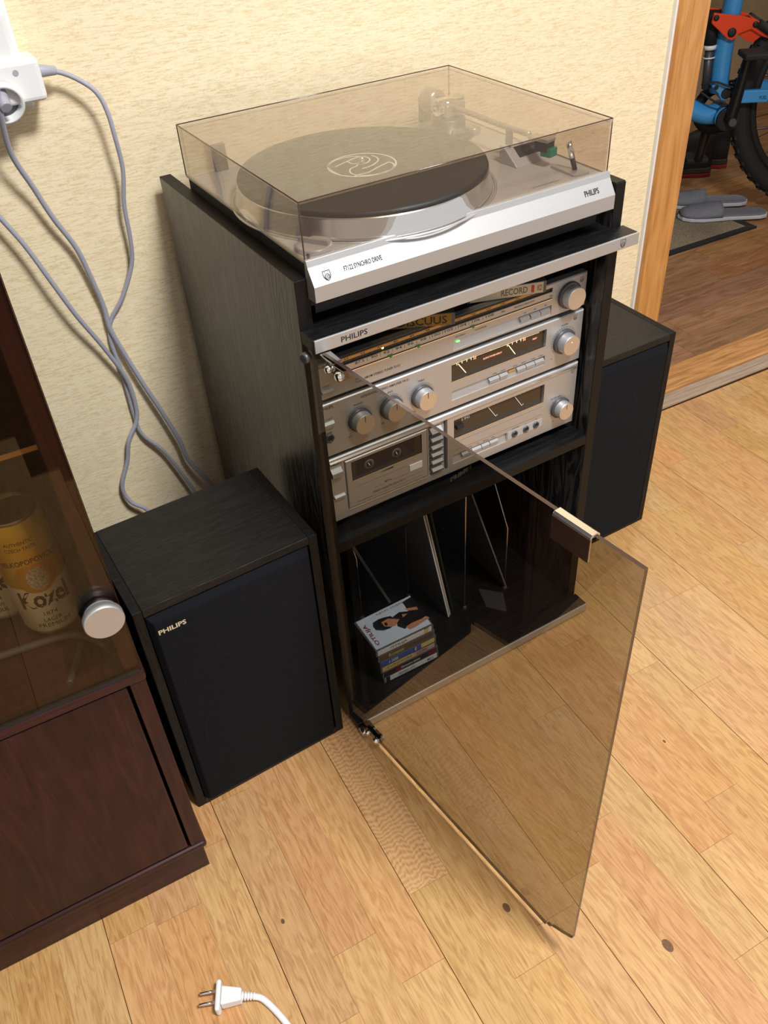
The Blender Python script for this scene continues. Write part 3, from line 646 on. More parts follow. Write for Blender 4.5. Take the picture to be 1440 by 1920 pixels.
T(t, 'RECORD LEVEL', .3965, .4165, .4512, .0024); T(t, '0', .4035, .405, .4100, .002)
for s, x in (('FERRO', .243), ('CR', .262), ('METAL', .273), ('DNL', .288), ('PHONES', .326), ('L', .351), ('R', .370)): T(t, s, x, x + .0022 * len(s), .4268, .0018)
t.box(.222, .382, YC - .0001, YC, .4452, .4454); t.box(.222, .382, YC - .0001, YC, .4310, .4312)
ticks(t, .4145, .4313, .0180, .0198, -125, 130, 14, .0005)
obj('lettering', t, 'ink', dk)
obj('emblem', shield(.4345, .4865, .006, YC), 'greyink', dk)
knob(dk, .4145, .4313, .0168, .0138, .0128, .0165, 'level_knob')
b = button(dk, .0270, .0425, .4715, .4845, YC, .007, name='power_switch'); obj('switch_slot', MB().box(.0285, .0420, YC - .0003, YC, .4675, .4712), 'ink', b)
button(dk, .0285, .0445, .4335, .4395)
# two cassettes lying on the tuner's front edge
def spinebox(label, xr, yr, a, Lc, m, txts):
    """cassette case on the tuner: right front corner at (xr, yr), left end pushed back by angle a"""
    t = thing('music_cassette', label, 'cassette', (xr - .05, YC + .03, .6393))
    R_ = Matrix.Translation((xr, yr, .6395)) @ Matrix.Rotation(-a, 4, 'Z')
    obj('case', MB().box(-Lc, 0, 0, .066, .0001, .0165).xf(R_), 'case', t, bevel=.0006)
    obj('spine_card', MB().box(-Lc + .004, -.0045, -.0006, .0002, .0010, .0158).xf(R_), m, t)
    for s_, xa, xb, h, mm in txts:
        q = MB(); put_text(q, s_, (xa, -.0006, .0083 - h / 2), (1, 0, 0), (0, 0, 1), xb - xa, h, .015); o = obj('lettering', q.xf(R_), mm, t)
    return t
spinebox('gold spined cassette case lying at left on top of the tuner', .2140, YC - .0150, .46, .108, 'gold', [('DISCUUS', -.072, -.010, .0105, 'brownink')])
spinebox('cream spined cassette case with red 1 lying at right on the tuner', .3590, YC - .0150, .33, .108, 'cream', [('RECORD', -.062, -.026, .009, 'letgrey'), ('1', -.021, -.017, .0105, 'letred'), ('KD', -.0125, -.006, .008, 'letgrey')])

# ================================================================== turntable
tt = thing('turntable', 'silver turntable under a smoked dust cover with record mat, on top of the rack', 'turntable', (.225, .17, .704))
X0, X1, YB = .0172, .4345, .3400; ZT = .7779
obj('plinth', MB().box(X0, X1, .002, YB, .727, ZT - .0012), 'blackmatt', tt, bevel=.001)
obj('under_tray', MB().box(X0 + .006, X1 - .006, .004, YB - .01, .7165, .727), 'black', tt)
for x in (.06, .39):
    for y in (.05, .29): obj('foot', MB().cyl((x, y, .7041), (x, y, .7166), .02), 'blackmatt', tt)
obj('deck_plate', MB().box(X0 + .001, X1 - .001, .0, YB - .001, ZT - .0012, ZT), 'aludeck', tt)
fp = [(.001, .7818), (-.0035, .7818), (-.0055, .7748), (-.0175, .7570), (-.0175, .7392), (-.014, .7385), (.002, .7385)]
pf = obj('front_profile', MB().prism([(a, b) for a, b in fp], (X1 - X0 + .004, 0, 0), (X0 - .0025, 0, 0), (0, 1, 0), (0, 0, 1)), 'alu', tt, bevel=.0004)
def on_band(mb, s, x0, x1, zc, h, bold=0.):
    sl = Vector((0, -.0175 + .0055, .7570 - .7748)).normalized() * -1       # up the sloped band
    tpt = (zc - .7570) / (.7748 - .7570); y = -.0175 + tpt * .012
    o = Vector((x0, y, zc)) - sl * h / 2
    put_text(mb, s, o, (1, 0, 0), sl, x1 - x0, h, bold, .0003)
q = MB(); on_band(q, 'F7122 SYNCHRO DRIVE', .0545, .1020, .7655, .0056, .02); on_band(q, 'PHILIPS', .3905, .4130, .7660, .0072, .02); obj('lettering', q, 'ink', pf)
sh = shield(0, 0, .0085, 0); sl = Vector((0, .012, .0178)).normalized(); nn = Vector((1, 0, 0)).cross(sl)
sh.v = [Vector((.0335, -.0128, .7645)) + Vector((1, 0, 0)) * v.x + sl * v.z + nn * (abs(v.y) + .0002) for v in sh.v]; obj('emblem', sh, 'ink', pf)
CX, CY = .1735, .1475
obj('platter_recess', MB().lathe([(.1635, 0), (.1635, .0014), (.1605, .0014), (.1605, .0002)], (CX, CY, ZT), n=96), 'alu', tt)
pl = obj('platter', MB().lathe([(.1585, .0008), (.1585, .0035), (.1575, .006), (.1555, .011), (.1535, .022), (.1525, .0245), (0, .0245)], (CX, CY, ZT), n=128), 'polished', tt)
mt = obj('record_mat', MB().lathe([(.1525, .0246), (.1528, .0262), (.1515, .0295), (.150, .0302), (0, .0302)], (CX, CY, ZT), n=128), 'rubber', tt)
obj('spindle', MB().lathe([(.0036, 0), (.0036, .007), (.0022, .010), (0, .0105)], (CX, CY, ZT + .030), n=20), 'chrome', mt)
zl = ZT + .0302
def stroke(pts, wd=.0018):
    m = MB(); P3 = [Vector((x / 1000, y / 1000, zl)) for x, y in pts]; Q = []
    for i in range(len(P3) - 1):
        p0, p1, p2, p3 = P3[max(i - 1, 0)], P3[i], P3[i + 1], P3[min(i + 2, len(P3) - 1)]
        for k in range(4):
            u = k / 4; Q.append(.5 * (2 * p1 + (p2 - p0) * u + (2 * p0 - 5 * p1 + 4 * p2 - p3) * u * u + (3 * p1 - p0 - 3 * p2 + p3) * u ** 3))
    m.ribbon(Q + [P3[-1]], wd, (0, 0, 1), .0002); return m
lg = MB(); lg.ribbon([(CX + .0412 * math.cos(a * .0982), CY + .0412 * math.sin(a * .0982), zl) for a in range(64)], .0022, (0, 0, 1), .0002, True)
for pts in ([(135, 135), (134, 151), (137, 166), (147, 178), (161, 184), (175, 183), (188, 175), (192, 166), (190, 157), (184, 151), (178, 149)], [(144, 162), (174, 173), (188, 176)],
            [(165, 168), (166, 158), (173, 156), (166, 148), (157, 145), (151, 138), (148, 128), (152, 118), (160, 111), (173, 107), (186, 109), (197, 114), (204, 124), (204, 133), (199, 133), (181, 126), (165, 119), (153, 120), (146, 118)],
            [(200, 170), (201, 160), (198, 150), (191, 143), (180, 137), (166, 135)]):
    s = stroke(pts); lg.add(s.v, s.f)
obj('mat_emblem', lg, 'whiteprint', mt)
# controls
kb = obj('speed_selector', MB().lathe([(.0205, 0), (.0205, .0045), (.0190, .0062), (0, .0062)], (.0415, .0285, ZT), n=48), 'aludeck', tt)
obj('selector_grip', MB().obox((.0415, .0285, ZT + .0088), (.55, -.83, 0), (.83, .55, 0), (0, 0, 1), .0185, .0024, .0028), 'alu', kb, bevel=.0006)
obj('stop_pin', MB().box(.022, .0245, .006, .0085, ZT, ZT + .006), 'ink', tt)
ab = obj('tonearm_base', MB().lathe([(.036, 0), (.036, .003), (.030, .0045), (.024, .006), (.024, .024), (.021, .027), (0, .027)], (.372, .252, ZT), n=48), 'darkring', tt)
obj('base_label', MB().box(.362, .380, .2272, .2282, ZT + .008, ZT + .015), 'clear', ab)
gim = obj('gimbal_block', MB().box(.358, .388, .236, .268, ZT + .027, ZT + .046), 'clear', tt, bevel=.003)
obj('gimbal_ring', MB().lathe([(.012, -.020), (.012, .020), (.008, .020), (.008, -.020), (.012, -.020)], (.372, .252, ZT + .040), (1, 0, 0), 32), 'chrome', gim)
obj('anti_skate_dial', MB().lathe([(.011, 0), (.011, .008), (.009, .010), (0, .010)], (.404, .238, ZT), n=32), 'clear', tt)
cw = obj('counterweight', MB().lathe([(.0075, -.006), (.015, -.005), (.016, .0), (.016, .016), (.0145, .019), (0, .019)], (.3695, .280, ZT + .040), (-.08, 1, 0), 40), 'clear', tt)
pts = [(.3705, .29, ZT + .040), (.371, .25, ZT + .040), (.376, .20, ZT + .039), (.379, .14, ZT + .037), (.389, .095, ZT + .034)]
arm = obj('tonearm', MB().tube(pts, .0037, 14), 'clear', tt)
hs = obj('headshell', MB().obox((.3935, .078, ZT + .0325), (.25, -.97, 0), (.97, .25, 0), (0, 0, 1), .0155, .0085, .0022), 'clear', arm, bevel=.001)
obj('finger_lift', MB().tube([(.402, .078, ZT + .0325), (.414, .076, ZT + .034), (.421, .080, ZT + .038)], .0012, 8), 'chrome', arm)
obj('cartridge', MB().obox((.3950, .0735, ZT + .0245), (.25, -.97, 0), (.97, .25, 0), (0, 0, 1), .0095, .0082, .0058), 'ink', arm, bevel=.0006)
obj('stylus', MB().obox((.3968, .0665, ZT + .0185), (.25, -.97, 0), (.97, .25, 0), (0, 0, 1), .0075, .0075, .0052), 'green', arm, bevel=.0006)
rest = obj('arm_rest', MB().prism([(.0, .0), (.034, 0), (.034, .022), (.0275, .022), (.006, .005)], (.056, 0, 0), (.3625, .0845, ZT), (0, 1, 0), (0, 0, 1)).xf(Matrix.Translation((.3625, .0845, 0)) @ Matrix.Rotation(.10, 4, 'Z') @ Matrix.Translation((-.3625, -.0845, 0))), 'aludeck', tt, bevel=.0008)
sv = Vector((0, .0215, .017)).normalized(); R10 = Matrix.Rotation(.10, 4, 'Z'); rb_ = Vector((.3625, .0845, 0))
def rp(x, y, z): return rb_ + R10 @ (Vector((x, y, z)) - rb_)
lab = MB(); u_ = R10 @ Vector((1, 0, 0)); v_ = R10 @ sv; n_ = u_.cross(v_)
c0 = rp(.376, .0945, ZT + .0082) + n_ * .0004
lab.add([c0, c0 + u_ * .038, c0 + u_ * .038 + v_ * .0165, c0 + v_ * .0165], [(0, 1, 2, 3)]); lb = obj('name_label', lab, 'ink', rest)
q = MB(); put_text(q, 'GP 400', c0 + u_ * .013 + v_ * .005, u_, v_, .020, .0055, .0, .0003); obj('lettering', q, 'greyink', rest)
obj('rest_clip', MB().box(.3665, .3705, .106, .116, ZT + .022, ZT + .040), 'ink', rest)
lp = obj('lever_plate', MB().prism([(.396, .060), (.405, .0605), (.419, .018), (.4185, .0135), (.399, .0145), (.396, .018)], (0, 0, .003), (0, 0, ZT), (1, 0, 0), (0, 1, 0)), 'alu', tt, bevel=.0005)
lv = obj('cueing_lever', MB().cyl((.4095, .030, ZT + .003), (.4065, .0335, ZT + .017), .0030, .0032, 20), 'ink', lp)
obj('lever_tip', MB().cyl((.4065, .0335, ZT + .017), (.4025, .038, ZT + .0365), .0034, .0036, 20), 'chrome', lp)
q = MB(); put_text(q, 'AUTOMATIC RETURN', (.3345, .0185, ZT), (1, .0, 0), (0, 1, 0), .041, .0026, .0, .0003); obj('lettering', q, 'greyink', tt)
for x in (.062, .386):
    obj('lid_hinge', MB().box(x - .009, x + .009, YB - .012, YB - .004, ZT, ZT + .034), 'cover_edge', tt, bevel=.001)
# dust cover, open box of acrylic
CA, CB, CC, CD_, CZ0, CZ1, th = .0155, .4348, .0003, .3414, .7825, .8427, .0026
dc = MB()
dc.box(CA, CB, CC, CD_, CZ1 - th, CZ1)
dc.box(CA, CB, CC, CC + th, CZ0, CZ1 - th); dc.box(CA, CB, CD_ - th, CD_, CZ0 - .004, CZ1 - th)
dc.box(CA, CA + th, CC + th, CD_ - th, CZ0 - .004, CZ1 - th); dc.box(CB - th, CB, CC + th, CD_ - th, CZ0 - .004, CZ1 - th)
dcv = obj('dust_cover', dc, 'cover', tt)
ed = MB(); e = .0007
for a, b in (((CA, CC), (CB, CC)), ((CA, CC), (CA, CD_)), ((CB, CC), (CB, CD_)), ((CA, CD_), (CB, CD_))): ed.tube([(a[0], a[1], CZ1), (b[0], b[1], CZ1)], e, 8, False)
for x, y in ((CA, CC), (CB, CC), (CA, CD_), (CB, CD_)): ed.tube([(x, y, CZ0 - .003), (x, y, CZ1)], e, 8, False)
obj('cover_edges', ed, 'cover_edge', dcv)
obj('cover_rim', MB().box(CA - .0004, CA + th, CC + .004, CD_, CZ0 - .0052, CZ0 - .0028), 'clear', dcv)

# ================================================================== lower compartment
zb = .020
def wire(name, label, pts, r=.0016):
    return obj(name, MB().tube(pts, r, 10, False), 'wire', loc=pts[0], label=label, cat='divider', group='steel wire record dividers')
def divider(x, y, kink, label):
    f, b_ = y, y + .20
    P_ = [(x, f, zb + .0015), (x, f, .165), (x, f + .075, .300), (x, b_ - .04, .300), (x, b_, .165), (x, b_, zb + .0015)] if kink else [(x, f, zb + .0015), (x, f, .300), (x, f + .012, .318), (x, b_ - .012, .318), (x, b_, .300), (x, b_, zb + .0015)]
    t = wire('record_divider', label, P_)
    for yy in (f, b_): obj('foot_cap', MB().lathe([(.0042, 0), (.0042, .004), (.0018, .006)], (x, yy, zb), n=16), 'darkring', t)
divider(.1205, .165, True, 'bent steel wire record divider behind the cassette stack, leftmost of four')
divider(.2190, .165, False, 'straight steel wire record divider left of the pale record sleeve, second of four')
divider(.2860, .083, False, 'straight steel wire record divider between the two leaning sleeves, third of four')
divider(.3760, .083, True, 'bent steel wire record divider beside the slate sleeve, rightmost of four')
def sleeve(name, label, foot, lean, y0, depth, h, t_, m, edge, inner=None):
    """record sleeve standing in the y direction, foot x, leaning to -x by lean over its height"""
    u = Vector((-lean, 0, math.sqrt(1 - lean * lean))); n = Vector((u.z, 0, lean))
    o = Vector((foot, y0, zb + .0006 + t_ * max(lean, 0) * 0))
    t = thing(name, label, 'record sleeve', (foot, y0 + depth / 2, zb), group='records in the rack')
    obj('jacket', MB().prism([(0, 0), (h, 0), (h, t_), (0, t_)], (0, depth, 0), o, u, n), m, t)
    obj('open_edge', MB().prism([(0.001, .0003), (h - .001, .0003), (h - .001, t_ - .0003), (.001, t_ - .0003)], (0, -.0008, 0), o, u, n), edge, t)
    return t
sleeve('record_sleeve', 'pale grey record sleeve with white edge leaning beside the second wire', .2480, .175, .080, .30, .315, .0035, 'greysleeve', 'paper')
sleeve('record_sleeve', 'record sleeve with frayed cream edge behind the white edged one', .2530, .172, .083, .30, .312, .003, 'darkcard', 'cream')
sleeve('record_sleeve', 'plain black record sleeve leaning right of the frayed cream one', .2640, .165, .092, .30, .312, .0035, 'blackmatt', 'ink')
sleeve('record_sleeve', 'slate grey record sleeve leaning against the rightmost wire', .3765, .30, .080, .30, .315, .003, 'bluesleeve', 'greysleeve')
sleeve('record_sleeve', 'dark record sleeve with grey edge leaning behind the cassette stack', .1790, .345, .168, .22, .312, .005, 'blackmatt', 'greysleeve')
obj('booklet', MB().prism([(.334, .107), (.365, .073), (.342, .032), (.319, .062)], (0, 0, .0015), (0, 0, zb + .0002), (1, 0, 0), (0, 1, 0)), 'darkcard', loc=(.34, .07, zb), label='dark grey booklet lying flat on the bottom shelf', cat='booklet')
def casbox(z, x0, y0, a, label, m, txt, tm, extra=None):
    """cassette case 109 x 74 x 15 with spine towards the viewer"""
    Lc, Dc, Hc = .108, .074, .0148
    t = thing('music_cassette', label, 'cassette', (x0, y0, z), group='cassette stack on the bottom shelf')
    R_ = Matrix.Translation((x0, y0, z)) @ Matrix.Rotation(a, 4, 'Z')
    obj('case', MB().box(0, Lc, .0004, Dc, .0002, Hc - .0002).xf(R_), 'case', t, bevel=.0006)
    obj('spine_card', MB().box(.003, Lc - .004, -.0003, .0004, .0022, Hc - .0022).xf(R_), m, t)
    for s, xa, xb, h, mm in txt:
        q = MB(); put_text(q, s, (xa, -.0003, Hc / 2 - h / 2), (1, 0, 0), (0, 0, 1), xb - xa, h, .012); obj('lettering', q.xf(R_), mm, t)
    if extra: 
        for xa, xb, mm in extra: obj('spine_patch', MB().box(xa, xb, -.0004, .0004, .0022, Hc - .0022).xf(R_), mm, t)
    return t, R_
st = [(.0760, .0165, -.020, 'cassette with white spine and dark marks, bottom of the stack', 'paper', [('BEATBOX HITS', .030, .060, .006, 'greyink'), ('MIX', .085, .098, .007, 'greyink')], [(.004, .012, 'ink')]),
      (.0745, .0160, -.020, 'cassette with dark spine and red end, second from the bottom', 'spine_d', [('Geriausios dainos', .035, .072, .006, 'paper')], [(.026, .034, 'spine_r'), (.088, .103, 'spine_r')]),
      (.0715, .0155, -.010, 'cassette with yellow and lilac spine, third from the bottom', 'spine_y', [('SVAJONES', .012, .060, .007, 'letgrey'), ('ALBUMAS', .068, .090, .007, 'spine_r')], [(.062, .104, 'spine_l')]),
      (.0705, .0140, -.012, 'cassette with blue spine and yellow end, third from the top', 'spine_bl', [('A  DAINA', .016, .034, .007, 'paper'), ('1', .066, .069, .009, 'spine_y')], [(.078, .104, 'spine_y')]),
      (.0680, .0145, -.016, 'cassette with brown spine and script title, second from the top', 'spine_b', [('Romansai', .020, .048, .008, 'spine_y')], None),
      (.0655, .0150, -.020, 'white cassette with picture of a dark haired woman, top of the stack', 'paper', [('OTILIJA', .026, .058, .0065, 'redprint')], [(.090, .098, 'spine_y')])]
for i, (x0, y0, a, lb_, m, tx, ex) in enumerate(st):
    t, R_ = casbox(zb + .0003 + i * .0150, x0, y0, a, lb_, m, tx, 'ink', ex)
zt = zb + .0003 + 6 * .0150 + .0001
pic = obj('cover_print', MB().prism([(68, 17.5), (171, 15.5), (176.5, 88.5), (70.5, 87.5)], (0, 0, .0002), (0, 0, zt - .0003), (.001, 0, 0), (0, .001, 0)), 'coverpaper', t)
def pr(pts, m, lay): return obj('picture_patch', MB().prism([(a * .987 + 2.0, b * .965) for a, b in pts], (0, 0, .00008), (0, 0, zt - .0001 + lay * .00008), (.001, 0, 0), (0, .001, 0)), m, pic)
pr([(158, 86), (177, 88.5), (176, 53), (175, 36), (160, 34), (145, 35), (129, 31), (122, 43), (126, 52), (127, 66), (141, 69), (155, 62)], 'hair', 0)
pr([(133, 34), (145, 36), (159, 35), (175, 34), (176, 28), (162, 27), (148, 25), (135, 25)], 'skin', 1)
pr([(152, 71), (172, 63), (171, 56), (156, 63)], 'skin', 1)
pr([(88, 66), (92, 73), (104, 75), (114, 73), (124, 70), (127, 63), (122, 50), (110, 46), (98, 48), (88, 56)], 'hair', 0)
pr([(104, 66), (118, 67), (126, 60), (133, 55), (126, 50), (120, 46), (111, 49), (104, 55)], 'skin', 1)
pr([(107, 62), (112, 61), (110, 54), (106, 55)], 'hair', 2); pr([(142, 62), (151, 58), (140, 55)], 'skin', 1)
q = MB(); put_text(q, 'bebus tavęs', (.158, .0855, zt), (-1, 0, 0), (0, -1, 0), .052, .0065, .0, .0002); put_text(q, 'OTILIJA', (.0815, .024, zt), (.02, 1, 0), (-1, .02, 0), .050, .0085, .03, .0002)
obj('lettering', q, 'redprint', pic)

# ================================================================== loudspeakers
def speaker(loc, rot, label, badge):
    t = thing('loudspeaker', label, 'speaker', (0, 0, 0), 'cab', 'pair of black loudspeakers')
    w_, d_, h_, k = .2518, .1768, .4204, .0125
    for a in (0., w_ - k): obj('side_panel', MB().box(a, a + k, 0, d_, 0, h_), 'ash_dark', t, bevel=.001)
    obj('top_panel', MB().box(k, w_ - k, 0, d_, h_ - k, h_), 'ash_x', t, bevel=.0008)
    obj('bottom_panel', MB().box(k, w_ - k, 0, d_, 0, k), 'ash_x', t); obj('back_panel', MB().box(k, w_ - k, d_ - .012, d_ - .004, k, h_ - k), 'blackmatt', t)
    g0, g1, h0, h1 = k + .001, w_ - k - .001, k - .006, h_ - k - .0015
    m = MB(); e_ = .010
    V = [(g0, .004, h0), (g1, .004, h0), (g1, .004, h1), (g0, .004, h1), (g0 + e_ * .7, -.006, h0 + e_ * .7), (g1 - e_ * .7, -.006, h0 + e_ * .7), (g1 - e_ * .7, -.006, h1 - e_), (g0 + e_ * .7, -.006, h1 - e_)]
    m.add(V, [(4, 5, 6, 7), (0, 1, 5, 4), (1, 2, 6, 5), (2, 3, 7, 6), (3, 0, 4, 7), (3, 2, 1, 0)])
    g = obj('grille', m, 'cloth', t, bevel=.0012)
    for cx, cz, r in ((.128, .155, .092), (.128, .315, .045)): obj('driver_ring', MB().lathe([(r, -.0002), (r - .002, .0003), (r - .006, .0003), (r - .008, -.0002)], (cx, -.006, cz), (0, -1, 0), 56), 'cloth', g)
    if badge:
        q = MB(); put_text(q, 'PHILIPS', (.0225, -.006, .3775), (1, 0, .0), (0, 0, 1), .036, .0078, .03, .0012); obj('badge', q, 'cream', g)
    t.matrix_world = FR['cab'] @ Matrix.Translation(loc) @ Matrix.Rotation(rot, 4, 'Z'); return t
M['cream'].node_tree.nodes['Principled BSDF'].inputs['Base Color'].default_value = srgb(206, 190, 162)
speaker((-.2692, -.0128, 0), .0161, 'black loudspeaker with cream badge, left of the hi-fi rack', True)
speaker((.4822, .1000, 0), -.01, 'black loudspeaker half hidden behind the right side of the rack', False)

# ================================================================== dark red vitrine cabinet (room axes)
FX, FY = -.2812, -.1215
cb = thing('display_cabinet', 'dark red-brown display cabinet with sliding glass front and lower cupboard door', 'cabinet', (-.85, .05, 0), 'room')
kw = dict(parent=cb)
xl = -1.40; yb = .26; TH2 = .0185
obj('plinth', MB().box(xl, FX - .0035, FY + .0035, yb, 0, .055), 'mahogx', bevel=.001, **kw)
obj('base_board', MB().box(xl, FX + .002, FY - .003, yb, .055, .0665), 'mahogx', bevel=.004, **kw)
obj('side_panel', MB().box(FX - TH2, FX, FY, yb, .0665, 1.32), 'mahog', bevel=.0012, **kw)
obj('side_panel', MB().box(xl, xl + TH2, FY, yb, .0665, 1.32), 'mahog', bevel=.0012, **kw)
obj('middle_deck', MB().box(xl, FX + .002, FY - .004, yb, .4165, .4330), 'mahogx', bevel=.004, **kw)
obj('back_board', MB().box(xl + TH2, FX - TH2, yb - .006, yb - .001, .0665, 1.32), 'mahogx', **kw)
obj('top_board', MB().box(xl, FX, FY, yb, 1.32, 1.34), 'mahogx', **kw)
for a, b in ((-.815, FX - TH2 - .0035), (xl + TH2 + .002, -.819)):
    obj('cupboard_door', MB().box(a, b, FY - .0005, FY + .016, .0705, .4135), 'mahog', bevel=.002, **kw)
for a, b, dy in ((-.86, FX, -.0045),):
    gl = obj('sliding_glass', MB().box(a, b, FY + dy, FY + dy + .004, .4375, 1.31), 'vitrine_glass', label='brown tinted sliding glass pane', **kw)
    obj('pull_knob', MB().lathe([(.0175, 0), (.0175, .006), (.0205, .0062), (.0205, .0142), (.0195, .0152), (0, .0152)], (-.3005, FY + dy, .5345), (0, -1, 0), 48), 'alu', gl)
    obj('glass_edge', MB().box(b, b + .0006, FY + dy, FY + dy + .004, .4375, 1.31), 'mahog', gl)
gl2 = obj('sliding_glass', MB().box(xl + .02, -.84, FY + .002, FY + .006, .4375, 1.31), 'vitrine_glass', label='rear sliding glass pane', **kw)
for y in (FY - .0040, FY + .0012): obj('glass_track', MB().box(xl + .02, FX - .003, y, y + .0022, .4330, .4372), 'blackmatt', **kw)
obj('glass_shelf', MB().box(xl + TH2, FX - TH2, FY + .06, yb - .01, .700, .706), 'shelfglass', **kw)
obj('shelf_front_edge', MB().box(xl + TH2, FX - TH2, FY + .0592, FY + .06, .7002, .7058), 'dialgold', **kw)
# beer cans
def can(x, y, ang, label, wide):
    z0 = .4332; t = thing('beer_can', label, 'can', (x, y, z0), 'room', 'beer cans in the display cabinet'); r = .0332; n = 64
    obj('lower_body', MB().lathe([(0, .002), (.022, .0035), (.0255, 0), (.0275, .001), (r, .012), (r, .078)], (x, y, z0), n=n), 'cancream', t)
    obj('upper_body', MB().lathe([(r, .078), (r, .150), (.0315, .156), (.0275, .1625)], (x, y, z0), n=n), 'canyellow', t)
    ld = obj('lid', MB().lathe([(.0275, .1625), (.0283, .1645), (.0283, .167), (.0268, .1672), (.0258, .1625), (0, .1625)], (x, y, z0), n=n), 'canlid', t)
    obj('pull_tab', MB().obox((x + .004, y - .004, z0 + .1640), (.7, -.7, 0), (.7, .7, 0), (0, 0, 1), .011, .006, .0008), 'canlid', ld, bevel=.0004)
    def wrap(s, a0, zc, h, wd, m='brownink', bold=.0, arch=0.):
        P_, F_, asp = textmesh(s, bold); V = []
        for a, b in P_:
            th_ = a0 + ang + (a - .5) * wd / r; zz = zc + (b - .5) * h + arch * (1 - (2 * a - 1) ** 2)
            V.append((x + (r + .0003) * math.sin(th_), y - (r + .0003) * math.cos(th_), z0 + zz))
        q = MB(); q.add(V, F_); obj('lettering', q, m, t)
    wrap('AUTHENTIC', 0, .1425, .0046, .030); wrap('CZECH TASTE', 0, .1345, .0046, .032)
    wrap('VELKOPOPOVICKÝ', .10, .1130, .0085, .066, bold=.01, arch=.004)
    wrap('Kozel', .10, .0585, .0260, .056, bold=.03, arch=.003); wrap('1874', .10, .0385, .0056, .015); wrap(wide[0], .10, .0285, .0058, wide[1]); wrap(wide[2], .10, .0205, .0062, wide[3])
    def strip(a0, a1, z0_, z1_, m, nm, lift=.0002):
        q = MB(); K = 12
        for i in range(K):
            a, b = a0 + (a1 - a0) * i / K + ang, a0 + (a1 - a0) * (i + 1) / K + ang
            def pt(th_, zz): return (x + (r + lift) * math.sin(th_), y - (r + lift) * math.cos(th_), z0 + zz)
            s0, s1 = i / K, (i + 1) / K; f = lambda s: math.sqrt(max(0, 1 - (2 * s - 1) ** 2)); zc, hh = (z0_ + z1_) / 2, (z1_ - z0_) / 2
            q.add([pt(a, zc - hh * f(s0)), pt(b, zc - hh * f(s1)), pt(b, zc + hh * f(s1)), pt(a, zc + hh * f(s0))], [(0, 1, 2, 3)])
        obj(nm, q, m, t)
    strip(-.62, .82, .070, .112, 'canorange', 'label_oval', .00012); strip(-.22, .52, .074, .106, 'vignette', 'label_vignette', .0002)
    q = MB(); q.add([(x + (r + .0003) * math.sin(ang + a), y - (r + .0003) * math.cos(ang + a), z0 + z) for a, z in ((-.7, .0425), (.0, .0435), (.85, .0455), (.85, .0475), (0, .0455), (-.7, .0440))], [(0, 1, 2, 5), (5, 2, 3, 4)]); obj('underline', q, 'brownink', t)
M['vignette'] = plain('vignette_print', srgb(168, 156, 132), .5, nscale=420, noise=.7)
M['canorange'] = plain('can_orange', srgb(190, 142, 40), .35, .3)
can(-.3475, .0085, -.12, 'gold and cream beer can with dark lid, nearest the cabinet side', ('LAGER', .020, 'PREMIUM', .036))
can(-.392, .0625, -.35, 'gold and cream beer can cut by the left edge of the photo', ('TMAVY', .016, 'DARK', .020))
M['darkcord'] = plain('dark_grey_cord', srgb(74, 70, 70), .5)
obj('grey_cable', MB().tube([(-.60, .02, .4385), (-.50, -.015, .4385), (-.416, -.026, .4385), (-.375, -.030, .4385), (-.340, -.036, .4385), (-.322, -.050, .4385), (-.306, -.075, .4385), (-.303, -.095, .4385)], .0045, 12), 'darkcord', loc=(-.4, -.03, .434), frame='room', label='grey cord curving across the cabinet deck in front of the cans', cat='cord')
obj('grey_cable', MB().tube([(-.331, -.056, .4375), (-.338, -.070, .4375), (-.346, -.085, .4375), (-.356, -.106, .4375)], .0038, 12), 'darkcord', loc=(-.34, -.08, .434), frame='room', label='short grey cord end lying towards the sliding glass', cat='cord')

# ================================================================== wall sockets and cables
ys = YW
so = thing('power_adapter', 'white multi-way power adapter plugged in the wall at upper left', 'adapter', (-.17, YW, .92), 'room')
obj('upper_body', MB().box(-.235, -.158, YW - .042, YW - .0, .926, .985), 'white', so, bevel=.006, seg=3)
obj('lower_body', MB().box(-.222, -.137, YW - .052, YW - .004, .886, .934), 'white', so, bevel=.006, seg=3)
obj('base_plate', MB().box(-.25, -.150, YW - .012, YW, .872, .99), 'white', so, bevel=.003)
obj('socket_well', MB().lathe([(.0235, 0), (.0235, .010), (.020, .011), (.0195, -.004), (0, -.004)], (-.190, YW - .048, .893), (0, -1, -.25), 40), 'white', so)
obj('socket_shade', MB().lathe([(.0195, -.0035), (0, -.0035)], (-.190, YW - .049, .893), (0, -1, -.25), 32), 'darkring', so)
obj('indicator_hole', MB().lathe([(.0035, .0004), (0, .0004)], (-.1665, YW - .052, .921), (0, -1, 0), 16), 'cable', so)
def plug_cable(label, plug, pts, r=.0031):
    t = thing('power_cable', label, 'cable', pts[0], 'room', 'grey power cables hanging down the wall')
    obj('cord', MB().tube(pts, r, 10), 'cable', t)
    if plug: obj('plug', plug, 'cable', t, bevel=.001)
yc = lambda d: YW - d
C1 = [(-134, 912, 28), (-108, 905, 24), (-86, 891, 26), (-71, 875, 30), (-64, 852, 32), (-62, 820, 32), (-62, 777, 28), (-72, 730, 22), (-75, 683, 18), (-82, 646, 14), (-107, 601, 10), (-132, 571, 6), (-141, 539, 6), (-138, 484, 6), (-138, 399, 6), (-133, 362, 8), (-105, 314, 12), (-74, 218, 16), (-60, 150, 20)]
